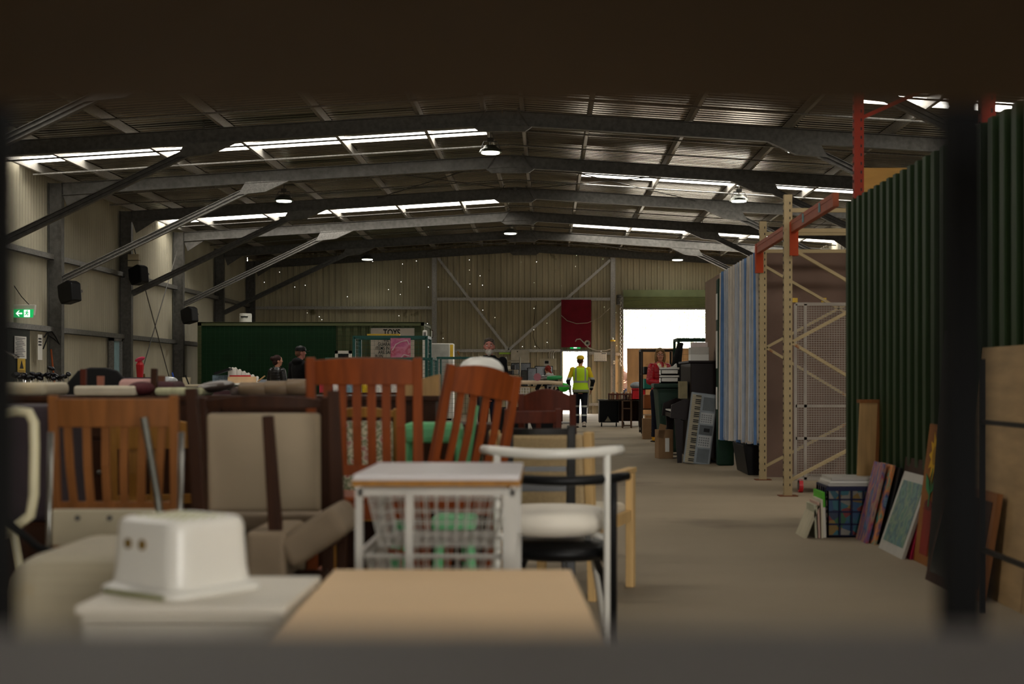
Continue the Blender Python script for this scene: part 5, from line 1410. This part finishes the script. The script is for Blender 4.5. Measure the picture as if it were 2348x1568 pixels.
trestle('sales_table', 'long low bric-a-brac table seen through the centre chair slats', wx(730, 20.5), wx(1000, 20.5), 20.5, .8, wz(900, 20.5), w_dark)
def ontab(mb, name, m, label, cat, px, Y=20.2, z=TH, **kw): return single(mb, name, m, label, cat, (wx(px, Y), Y, z), **kw)
q = MB(); q.box(0, .42, 0, .25, 0, .11); ontab(q, 'display_box', mat('glass_case', '#5a6a74', .2, 0, .4, 30), 'blue-grey display box of trinkets on the white table', 'box', 487)
ontab(MB().beam((0, 0, .03), (.22, 0, .1), .2, .03), 'black_folder', p_black, 'black tilted lid lying on the trinket box', 'lid', 494, 20.1, TH + .1)
eg = mat('egg_carton_white', '#ddd8d0', .8, 0, .05)
for i in range(6):
    q = MB(); zt_ = .2 - i * .025
    for a in range(3):
        q.ell((a * .04, 0, zt_), (.024, .03, .024), n=8)
    q.prism([(-.02, 0), (.1, 0), (.1, zt_), (-.02, zt_)], 'y', -.025, .025)
    ontab(q, 'egg_tray', eg, 'white moulded egg tray standing in a fanned row', 'egg tray', 527 + i * 10, 20.2 + .05 * i, group='egg trays on the white table')
ontab(MB().box(0, .4, 0, .02, 0, .09), 'carton', mat('peach_card', '#cfae88', .8), 'peach coloured low box in front of the egg trays', 'box', 522, 20.06)
ontab(MB().box(.0, .3, 0, .012, 0, .02), 'red_label', red_paint, 'red strip label on the egg tray box', 'label', 526, 20.064, TH + .09)
ontab(MB().box(0, .1, 0, .1, 0, .05), 'tin', mat('grey_tin', '#7c8490', .5), 'small grey tin at the right of the egg trays', 'tin', 592)
ontab(MB().beam((0, 0, .02), (.1, 0, .1), .08, .01), 'greeting_card', w_pine, 'tan folded card standing beside the grey tin', 'card', 591, 20.1, TH)
t = ontab(MB().lathe([(0, 0), (.05, 0), (.062, .1), (.058, .1), (.046, .01), (0, .01)], 18, (.05, 0, 0)), 'bucket', p_cream, 'small cream bucket on the cream table beside the green container', 'bucket', 420, 20.4, TH - .02)
ontab(MB().tube([(.0, 0, 0), (-.05, 0, .13)], .01, 6), 'black_marker', p_black, 'black stick leaning out in front of the cream bucket', 'stick', 433, 20.25, TH - .02)
gl = mat('clear_plastic_wrap', '#c4c8cc', .15, .2, .2, 20)
ontab(MB().ell((0, 0, .055), (.15, .15, .06)), 'wrapped_bundle', gl, 'shiny plastic wrapped bundle on the cream table', 'bundle', 384, 20.5, TH - .02)
ontab(MB().box(-.2, .2, -.1, .1, 0, .1), 'toolbox', cloth_navy, 'dark navy long box on the cream table', 'box', 318, 20.5, TH - .02, bevel=.01)
ontab(MB().tube([(0, 0, 0), (-.05, .02, .17)], .012, 6), 'blue_rod', mat('blue_plastic', '#2c4a9a', .5), 'blue rod sticking up behind the plastic wrapped bundle', 'rod', 402, 20.8, TH - .02)
TB = wz(900, 20.5)
cl = ['#a82030', '#e0dcd8', '#6a90a0', '#d0b020', '#c8c4bc', '#d8d4cc', '#803028']
for i, px in enumerate((744, 770, 800, 838, 868, 905, 940)):
    single([MB().box(-.09, .09, -.06, .06, 0, .13), MB().lathe([(0, 0), (.07, 0), (.08, .1), (.05, .16), (0, .16)], 14)][i % 2], 'ornament', mat('ornament_%d' % i, cl[i], .4, 0, .3, 20),
           ['red and black tin on the dark table, leftmost between the slats', 'white jar on the dark table, second from the left', 'grey-blue box on the dark table between the slats', 'yellow patterned jar on the dark table', 'pale box on the dark table right of the yellow jar', 'white vase on the dark table near the pine wedge', 'brown box on the dark table, furthest right'][i], 'ornament', (wx(px, 20.6), 20.75, TB))
# golf clubs
gx0 = wx(25, 18); shaft = chrome
t = thing('golf_bag', 'dark golf bag rack crowded with clubs at the left', 'golf bag', (wx(88, 18), 18.1, 0))
MB().box(-.42, .42, -.12, .12, 0, .85).build('bag_body', cloth_black, t, bevel=.04); MB().box(-.43, .43, -.13, .13, .82, .86).build('rim', p_black, t)
cp = None; random.seed(11)
for i in range(22):
    x = wx(28 + i * 5.7, 18); z = wz(869 - random.random() * 10, 18); y = 18.1 + random.uniform(-.08, .08)
    if cp is None:
        cp = thing('golf_club', 'golf club head up in the crowded dark bag', 'golf club', (x, y, z), 0, 'golf clubs in the bag')
        MB().tube([(0, 0, -.75), (0, 0, 0)], .006, 6).build('shaft', chrome, cp)
        q = MB(); q.ell((.03, 0, .01), (.055, .035, .028), Matrix.Rotation(R(20), 4, 'Y'), 12); q.build('club_head', mat('dark_chrome', '#1c1c20', .2, .6), cp, smooth=True)
    else: dup(cp, (x, y, z), random.uniform(-1.5, 1.5) + (3.14 if i % 3 else 0))
c2 = dup(cp, (wx(102, 18), 18.15, wz(846, 18)), 0, label='tallest golf club rising above all the others in the bag'); c2['group'] = 'tall golf club'
# red bagged racket, brown board at the wall
t = thing('red_umbrella', 'folded red umbrella standing upright by the cream wall', 'umbrella', (wx(321, 26), 26, 0))
MB().lathe([(0, .75), (.02, .8), (.05, 1.1), (.075, 1.42), (.03, 1.5), (0, 1.55)], 10).build('canopy', red_paint, t); MB().tube([(0, 0, 0), (0, 0, .8)], .01, 6).build('shaft', galv_dark, t)
MB().ell((.0, 0, 1.52), (.1, .04, .04), Matrix.Rotation(R(-20), 4, 'Y'), 10).build('ruffle', mat('pink_nylon', '#c84060', .6), t)
single(MB().beam((0, 0, 0), (-.14, 0, 1.25), .1, .02), 'timber_board', mat('khaki_board', '#6a5530', .7), 'khaki board leaning beside the folded red umbrella', 'board', (wx(340, 26), 26.1, 0))

# ironing board, trolley basket ------------------------------------------------
t = thing('ironing_board', 'pale padded ironing board standing beyond the mahogany chairs', 'ironing board', (wx(1160, 15), 15, 0))
zi = wz(872, 15); q = MB()
q.grid(lambda u, v: Vector((u * .6, (v - .5) * .36 * min(1, (1 - u) * 3 + .25), zi - .02 - .05 * max(0, u - .75))), 16, 4); q.build('padded_top', mat('beige_cover', '#c9b498', .8, 0, .1, 12), t, solid=.04, smooth=True)
MB().tube([(.1, -.1, zi - .05), (.5, -.1, 0)], .012, 8).build('leg', p_whitepaint, t); MB().tube([(.5, .1, zi - .05), (.1, .1, 0)], .012, 8).build('leg', p_whitepaint, t)
t = thing('wire_trolley', 'white wire basket trolley under the ironing board', 'trolley', (wx(1162, 14.2), 14.2, 0))
q = MB(); z1_, z0_ = wz(889, 14.2), wz(915, 14.2); ww_ = .22
for i in range(9): x = ww_ * i / 8; q.tube([(x, 0, z1_), (x, 0, z0_), (x, .3, z0_), (x, .3, z1_)], .003, 4)
for j in range(5):
    z = z0_ + (z1_ - z0_) * j / 4; q.tube([(0, 0, z), (ww_, 0, z), (ww_, .3, z), (0, .3, z), (0, 0, z)], .003, 4)
q.build('wire_basket', p_whitepaint, t)
q = MB()
for x in (0, ww_):
    for y in (0, .3): q.tube([(x, y, z0_), (x, y, 0)], .008, 6)
q.build('legs_frame', p_whitepaint, t)
t = thing('garden_tool', 'green handled tool with a round red head lying over the ironing board', 'tool', (wx(1232, 14.6), 14.75, zi + .015))
MB().tube([(0, -.03, .02), (0, .03, .02)], .04, 14).build('round_head', mat('maroon_cap', '#7a1c2c', .4), t); MB().tube([(-.01, 0, .0), (.1, 0, .01)], .012, 8).build('neck', galv, t); MB().tube([(.1, 0, .01), (.24, 0, .015), (.26, 0, .015)], [.022, .022, .01], 10).build('handle', mat('tool_green', '#1f8a4a', .4), t, smooth=True)
t = cage('cage_trolley', 'wire cage trolley of bright green bags beside the man in the vest', (wx(1256, 31), 31, 0), 0, .5, .6, wz(885, 31), galv, .03, sides='lr', st=.08)
single(MB().ell((0, 0, .1), (.12, .12, .1)), 'shopping_bag', mat('bright_green_bag', '#3ac03a', .6, 0, .2, 8), 'bright green bag on the trolley beside the man in the vest', 'bag', (wx(1293, 31), 31.2, wz(885, 31) - .13))
sofa('armchair', 'dark armchair in the middle distance beyond the mahogany chairs', wx(1215, 18), 18, .8, .8, cloth_black, cat='armchair')

# ------------------------------------------------------------------ people
def person(name, label, loc, rz, h=1.75, top=None, trou=cloth_navy, shoe=p_black, puffy=False, arms=None, legs=None, hood=False, head_turn=0., lean=0., hair=None, hair_style='short',
           hairm=None, skinm=skin, beard=None, cap=None, specs=False, sleeve=None, fem=False, vest=None, scarf=None, tl=.0, crouch=0., boot=None, necktilt=0., jhem=.86):
    t = thing(name, label, 'person', loc, rz); k = h / 1.75; t.scale = (k, k, k)
    sw_ = .165 if fem else .19
    A = arms or {}
    def arm(s):
        d = A.get(s, ((.245, -.01, 1.13), (.26, .05, .88)))
        sh = (s * sw_, 0, 1.41); el = (s * d[0][0], d[0][1], d[0][2]); wr = (s * d[1][0], d[1][1], d[1][2]); return sh, el, wr
    G = legs or {}
    def leg(s):
        d = G.get(s, ((.095, .01, .5), (.1, -.01, .08))); return (s * .09, 0, .93), (s * d[0][0], d[0][1], d[0][2]), (s * d[1][0], d[1][1], d[1][2])
    def lz(p):  # forward lean above the hips
        p = Vector(p)
        if lean and p.z > .93: q = Matrix.Rotation(-lean, 3, 'X') @ (p - Vector((0, 0, .93))); return q + Vector((0, 0, .93))
        return p
    # ---- body
    m = MB()
    m.loft([((0, 0, .82), .13, .09), ((0, 0, .92), .16, .105), ((0, 0, 1.05), .135, .09), ((0, .0, 1.25), .155, .1), ((0, 0, 1.40), .15, .08), ((0, 0, 1.46), .07, .06)])
    for v in m.bm.verts: v.co = lz(v.co)
    for s in (-1, 1):
        hp, kn, an = leg(s); m.tube([hp, kn, an], [.08, .055, .038], 12); m.ell((an[0], an[1] + .05, max(.035, an[2] - .045)), (.04, .12, .034)); m.ell(kn, (.055, .055, .06))
        sh, el, wr = [lz(p) for p in arm(s)]
        m.tube([sh, el, wr], [.045, .036, .026], 10); m.ell(el, (.037, .037, .037)); m.ell(sh, (.055, .05, .05))
        d = (wr - el).normalized(); side = d.cross(Vector((0, 1, 0))).normalized() if abs(d.y) < .9 else Vector((1, 0, 0)); nn = d.cross(side).normalized()
        pc = wr + d * .045; Q = Matrix((side, nn, d)).transposed().to_4x4(); m.ell(pc, (.02, .04, .05), Q, 10)
        for i, (off, ln) in enumerate(((-.03, .07), (-.01, .08), (.01, .075), (.03, .06))):
            b = pc + nn * off + d * .035; m.tube([b, b + d * ln * .55, b + d * ln + side * .018 * (-s)], [.0095, .0085, .007], 6)
        b = pc + nn * -.035 - d * .01; m.tube([b, b + nn * -.025 + d * .03, b + nn * -.03 + d * .06], [.011, .01, .008], 6)
    hc = Vector((0, .025, 1.625))
    TH_ = Matrix.Translation(lz(hc)) @ Matrix.Rotation(head_turn, 4, 'Z') @ Matrix.Rotation(necktilt, 4, 'X')
    m.tube([lz((0, 0, 1.42)), lz((0, .015, 1.56))], [.06, .052], 12)
    k0 = len(m.bm.verts)
    m.ell((0, 0, .02), (.074, .094, .1)); m.ell((0, .03, -.05), (.055, .055, .065)); m.ell((0, .094, -.008), (.012, .018, .02), n=8); m.ell((0, .055, -.09), (.028, .025, .02), n=8)
    for s in (-1, 1): m.ell((s * .076, -.005, -.005), (.012, .02, .03), n=8); m.ell((s * .04, .06, -.02), (.025, .022, .022), n=8)
    m.bm.verts.ensure_lookup_table()
    for v in m.bm.verts[k0:]: v.co = TH_ @ v.co
    m.build('body', skinm, t, remesh=.009)
    def hp_(mb, nm, mt, **kw):   # child placed in head space
        for v in mb.bm.verts: v.co = TH_ @ v.co
        return mb.build(nm, mt, t, **kw)
    q = MB()
    for s in (-1, 1): q.ell((s * .03, .083, .012), (.013, .008, .008), n=8)
    hp_(q, 'eyes', paper); q = MB()
    for s in (-1, 1): q.ell((s * .03, .09, .012), (.006, .004, .006), n=8)
    hp_(q, 'pupils', p_black)
    q = MB(); q.tube([(-.028, .083, -.052), (0, .092, -.05), (.028, .083, -.052)], .006, 6); hp_(q, 'mouth', mat('lip', '#8a4a44', .5))
    q = MB()
    for s in (-1, 1): q.tube([(s * .015, .09, .036), (s * .03, .091, .041), (s * .047, .08, .036)], .005, 5)
    hp_(q, 'eyebrows', hairm or w_dark)
    # ---- clothes
    m = MB(); zz = [jhem, .93, 1.0, 1.08, 1.16, 1.24, 1.32, 1.40, 1.46, 1.5]
    rx_ = [.175, .185, .17, .16, .165, .175, .185, .185, .12, .085]; ry_ = [.13, .13, .12, .115, .12, .125, .125, .11, .09, .075]
    if fem: rx_ = [r_ * .9 for r_ in rx_]
    secs = []
    if puffy:
        zc = jhem
        while zc < 1.46:
            i = min(len(zz) - 2, max(0, [j for j in range(len(zz)) if zz[j] <= zc][-1])); u = (zc - zz[i]) / (zz[i + 1] - zz[i]); a = rx_[i] + (rx_[i + 1] - rx_[i]) * u; b = ry_[i] + (ry_[i + 1] - ry_[i]) * u
            p_ = 1 + .05 * abs(math.sin((zc - jhem) / .055 * math.pi)) ** .5; secs.append(((0, 0, zc), a * p_, b * p_)); zc += .0137
        secs.append(((0, 0, 1.5), .085, .075))
    else: secs = [((0, 0, z), a, b) for z, a, b in zip(zz, rx_, ry_)]
    m.loft(secs)
    for v in m.bm.verts: v.co = lz(v.co)
    for s in (-1, 1):
        sh, el, wr = [lz(p) for p in arm(s)]
        if puffy:
            pts, rs = [], []
            for a_, b_, r0, r1 in ((sh, el, .072, .062), (el, wr, .062, .048)):
                nseg = 12
                for i in range(nseg): u = i / nseg; pts.append(a_.lerp(b_, u)); rs.append((r0 + (r1 - r0) * u) * (1 + .07 * abs(math.sin(u * nseg / 2 * math.pi))))
            pts.append(wr); rs.append(.045); m.tube(pts, rs, 12)
        else: m.tube([sh, el, wr], [.066, .055, .042], 12)
        m.ell(sh, (.075, .07, .07)); m.ell(el, (.058, .058, .058))
    if hood:
        c = lz((0, -.07, 1.47)); m.ell(c, (.12, .07, .07))
    m.build('jacket', top, t, remesh=.008 if puffy else .012)
    m = MB(); m.loft([((0, 0, .84), .155, .115), ((0, 0, .9), .172, .125), ((0, 0, 1.0), .16, .11)])
    for s in (-1, 1):
        hp, kn, an = leg(s); m.tube([hp, kn, (an[0], an[1], an[2] + .01)], [.098, .073, .062], 14); m.ell(kn, (.075, .075, .075)); m.ell((hp[0], hp[1], hp[2] - .03), (.1, .105, .12))
    m.build('trousers', trou, t, remesh=.012)
    for s in (-1, 1):
        hp, kn, an = leg(s); q = MB(); q.ell((an[0], an[1] + .055, max(.045, an[2] - .04)), (.05, .14, .045)); q.ell((an[0], an[1], an[2] + .01), (.052, .06, .07))
        if boot: q.tube([(an[0], an[1], an[2]), (an[0], an[1] - .005, an[2] + .13)], [.055, .062], 12)
        o = q.build('shoe', boot or shoe, t, remesh=.009); q = MB(); q.box(an[0] - .05, an[0] + .05, an[1] - .08, an[1] + .19, an[2] - .085, an[2] - .06); q.build('sole', rubber, o, bevel=.01)
    # ---- hair and the rest
    hm = hairm or w_dark
    if hair_style == 'short':
        q = MB(); q.ell((0, -.012, .045), (.082, .094, .09)); q.ell((0, -.045, -.005), (.075, .06, .07)); hp_(q, 'hair', hm, remesh=.008)
    if hair_style == 'bob':
        q = MB(); q.ell((0, -.02, .05), (.09, .098, .095)); q.ell((0, -.05, -.03), (.085, .065, .11))
        for s in (-1, 1): q.ell((s * .078, .015, -.04), (.03, .05, .11)); q.ell((s * .045, .06, .085), (.045, .035, .03), Matrix.Rotation(R(25) * s, 4, 'Y'))
        hp_(q, 'hair', hm, remesh=.008)
    if hair_style == 'bun':
        q = MB(); q.ell((0, -.02, .04), (.088, .1, .095)); q.ell((0, -.05, -.02), (.08, .065, .08)); q.ell((0, -.12, .05), (.05, .045, .05)); hp_(q, 'hair', hm, remesh=.008)
    if hair_style == 'ponytail':
        q = MB(); q.ell((0, -.02, .045), (.086, .1, .095)); q.ell((0, -.1, .01), (.04, .04, .04)); q.tube([(0, -.11, .01), (.02, -.15, -.06), (.05, -.15, -.15), (.07, -.13, -.26)], [.03, .036, .034, .012], 10); hp_(q, 'hair', hm, remesh=.008)
    if beard: q = MB(); q.ell((0, .045, -.075), (.062, .06, .05)); q.ell((0, .075, -.1), (.035, .035, .04)); hp_(q, 'beard', beard, remesh=.007)
    if cap:
        q = MB(); q.lathe([(.093, .035), (.094, .06), (.085, .1), (.055, .128), (0, .138)], 20); q.bm.verts.ensure_lookup_table()
        for v in q.bm.verts: v.co.y *= 1.1
        q.prism([(-.07, .07), (.07, .07), (.06, .14), (.03, .17), (-.03, .17), (-.06, .14)], 'z', .036, .046); hp_(q, 'cap', cap, solid=.003)
    if specs:
        z = .012 if specs == 1 else .09; yy = .1 if specs == 1 else .075
        q = MB()
        for s in (-1, 1):
            q.tube([(s * .034 + .026 * math.cos(a), yy, z + .019 * math.sin(a)) for a in [i * math.pi / 6 for i in range(13)]], .0025, 5); q.tube([(s * .058, yy, z + .004), (s * .08, 0, z + .008)], .0025, 5)
        q.tube([(-.009, yy + .002, z + .006), (.009, yy + .002, z + .006)], .0025, 5); hp_(q, 'glasses', p_black)
    if vest:
        m = MB(); m.loft([((0, 0, z), a * 1.09 + .004, b * 1.1 + .004) for z, a, b in list(zip(zz, rx_, ry_))[:-1] if z >= .86])
        for v in m.bm.verts: v.co = lz(v.co)
        m.build('vest', vest, t, smooth=True)
    if scarf:
        q = MB(); q.tube([lz((-.07, .08, 1.47)), lz((-.045, .14, 1.38)), lz((-.03, .15, 1.2))], [.03, .035, .03], 10); q.tube([lz((.07, .08, 1.47)), lz((.04, .14, 1.38)), lz((.03, .15, 1.25))], [.03, .035, .03], 10)
        q.tube([lz((-.07, .08, 1.47)), lz((0, -.08, 1.5)), lz((.07, .08, 1.47))], .03, 10); q.build('scarf', scarf, t, smooth=True)
    return t


hv = mat('high_visibility_yellow', '#b8e020', .7, 0, .06, 6, bands=[(2, .955, 1.0, '#8f938c', False), (2, 1.13, 1.185, '#8f938c', False)])
# vertical braces of the vest: two strips, only above the belt
nt = hv.node_tree
hv_v = mat('high_visibility_vest', '#b6dc28', .7, 0, .06, 6, bands=[(0, .095, .135, '#8f938c', True), (2, 1.09, 1.14, '#8f938c', False), (2, .80, .865, '#b6dc28', False), (2, .865, .925, '#8f938c', False), (2, .925, 1.09, '#b6dc28', False)])
shirt_hv = mat('yellow_navy_work_shirt', '#14161c', .8, 0, .1, 8, bands=[(2, 1.22, 1.6, '#c8b020', False), (2, 1.17, 1.22, '#9a9e98', False), (2, .965, 1.0, '#9a9e98', False)])
tr_hv = mat('navy_work_trousers', '#10131f', .8, 0, .1, 8, bands=[(2, .50, .545, '#a8aca8', False), (2, .29, .33, '#a8aca8', False)])
person('person', 'man in a yellow cap and high visibility vest walking toward the bright doorway', (wx(1331, 33.9), 33.9, 0), 0, 1.72, top=shirt_hv, trou=tr_hv, shoe=mat('pale_dusty_boots', '#b8aca0', .7), hairm=w_dark,
       cap=mat('yellow_cap_cloth', '#c9a82c', .8), vest=hv_v, head_turn=R(-25),
       arms={-1: ((.30, -.03, 1.13), (.27, .1, .93)), 1: ((.30, -.03, 1.13), (.26, .1, .92))}, legs={-1: ((.09, .1, .52), (.09, .1, .09)), 1: ((.09, .02, .5), (.085, -.18, .11))})
red_j = mat('red_quilted_nylon', '#b01224', .35, 0, .08, 8)
person('person', 'woman in a red quilted jacket and yellow boots beside the green bin', (wx(1512, 26.3), 26.3, 0), R(205), 1.72, top=red_j, trou=cloth_navy, boot=mat('mustard_boots', '#c8901c', .5), puffy=True, fem=True,
       hair_style='bob', hairm=mat('dark_blonde_hair', '#8a6c48', .6, 0, .25, 30), specs=1, head_turn=R(-25), skinm=mat('fair_skin', '#d89c84', .5, 0, .06, 15), jhem=.80,
       scarf=ramp_mat('patterned_scarf', ['#e0c890', '#c04030', '#e8e0d0', '#d8a040'], 40, .8, (1, 1, 1), True),
       arms={-1: ((.25, .02, 1.14), (.12, .26, 1.12)), 1: ((.24, .04, 1.13), (.10, .27, 1.10))})
person('person', 'grey bearded man in black with glasses pushed up on his head', (wx(1122, 21), 21, 0), R(180), 1.76, top=cloth_black, skinm=skin_red, hairm=mat('grey_brown_hair', '#5a5048', .7, 0, .3, 40), beard=mat('grey_beard', '#a8a49c', .8, 0, .25, 60), specs=2)
person('person', 'man in a black cap and dark hooded jacket by the green container', (wx(687, 27), 27, 0), R(-35), 1.78, top=cloth_black, cap=p_black, hood=True, hairm=mat('short_brown_hair', '#6a4a38', .7), head_turn=R(-30), skinm=skin_red, trou=mat('dark_jeans', '#1a2030', .8))
person('person', 'person with dark hair in a bun and a black puffer jacket', (wx(635, 28), 28.0, 0), R(-35), 1.63, top=mat('black_shiny_nylon', '#0c0c0e', .3, 0, .2), puffy=True, fem=True, hair_style='bun', hairm=mat('dark_auburn_hair', '#2a1510', .6, 0, .3, 30), head_turn=R(-35), trou=cloth_black)
person('person', 'person with a long red ponytail bending over the workbench in black', (wx(1262, 35.4), 35.3, -.08), R(20), 1.6, top=mat('black_white_jacket', '#0d0d0f', .8, 0, .2, 8, bands=[(2, 1.43, 1.6, '#b8b6b2', False)]), fem=True, hair_style='ponytail', hairm=mat('copper_red_hair', '#7a2418', .6, 0, .3, 30), lean=R(14), hood=True,
       arms={-1: ((.30, .18, 1.15), (.2, .38, 1.1)), 1: ((.32, .1, 1.12), (.22, .3, 1.05))}, trou=cloth_black)
person('person', 'white haired person standing outside the roller doorway', (wx(1429, 50.5), 50.5, 0), R(180), 1.68, top=mat('brown_knit', '#5a453c', .9, 0, .2, 8), hairm=mat('white_hair', '#e4e2de', .8), trou=cloth_navy, skinm=mat('fair_skin', '#d89c84', .5), arms={-1: ((.24, .1, 1.15), (.08, .2, 1.1)), 1: ((.24, .1, 1.15), (.08, .2, 1.15))})

# ------------------------------------------------------------------ trees and a fence beyond the doors
leafm = mat('grey_green_eucalypt_leaves', '#98a488', .7, 0, .3, 2); barkm = mat('pale_bark', '#c0b8a8', .9, 0, .2, 4)
random.seed(3)
def tree(X, Y, h_, r_, label):
    t = thing('eucalypt_tree', label, 'tree', (X, Y, 0), 0, 'trees beyond the roller door')
    m = MB(); br = []
    m.tube([(0, 0, 0), (.2, 0, h_ * .2), (.1, .1, h_ * .45)], [.28, .22, .15], 8)
    for i in range(9):
        a = i * 2.4; z = h_ * (.2 + .05 * i); e = Vector((r_ * .8 * math.cos(a), r_ * .8 * math.sin(a), z + h_ * .28)); m.tube([(.12, 0, z), Vector((.12, 0, z)).lerp(e, .5) + Vector((0, 0, .3)), e], [.09, .06, .02], 6); br.append(e)
    m.build('trunk', barkm, t)
    m = MB()
    for e in br + [Vector((0, 0, h_ * .85))]:
        for j in range(620):
            c = e + Vector((random.gauss(0, r_ * .38), random.gauss(0, r_ * .38), random.gauss(0, h_ * .11)))
            d = Vector((random.uniform(-1, 1), random.uniform(-1, 1), random.uniform(-1.6, .2))).normalized() * random.uniform(.15, .32); s_ = d.cross(Vector((random.uniform(-1, 1), random.uniform(-1, 1), .3))).normalized() * .045
            m._f([m.bm.verts.new(c - s_), m.bm.verts.new(c + d * .5 - s_ * 1.3), m.bm.verts.new(c + d), m.bm.verts.new(c + d * .5 + s_ * 1.3)])
    m.build('foliage', leafm, t)
tree(5.6, 74, 9, 3.2, 'pale eucalypt tree left of the middle of the roller doorway'); tree(10.2, 78, 10, 3.4, 'pale eucalypt tree at the right of the roller doorway'); tree(.6, 80, 8, 3, 'pale eucalypt tree seen through the small doorway'); tree(8.0, 90, 11, 4, 'tall hazy eucalypt between the two nearer trees')
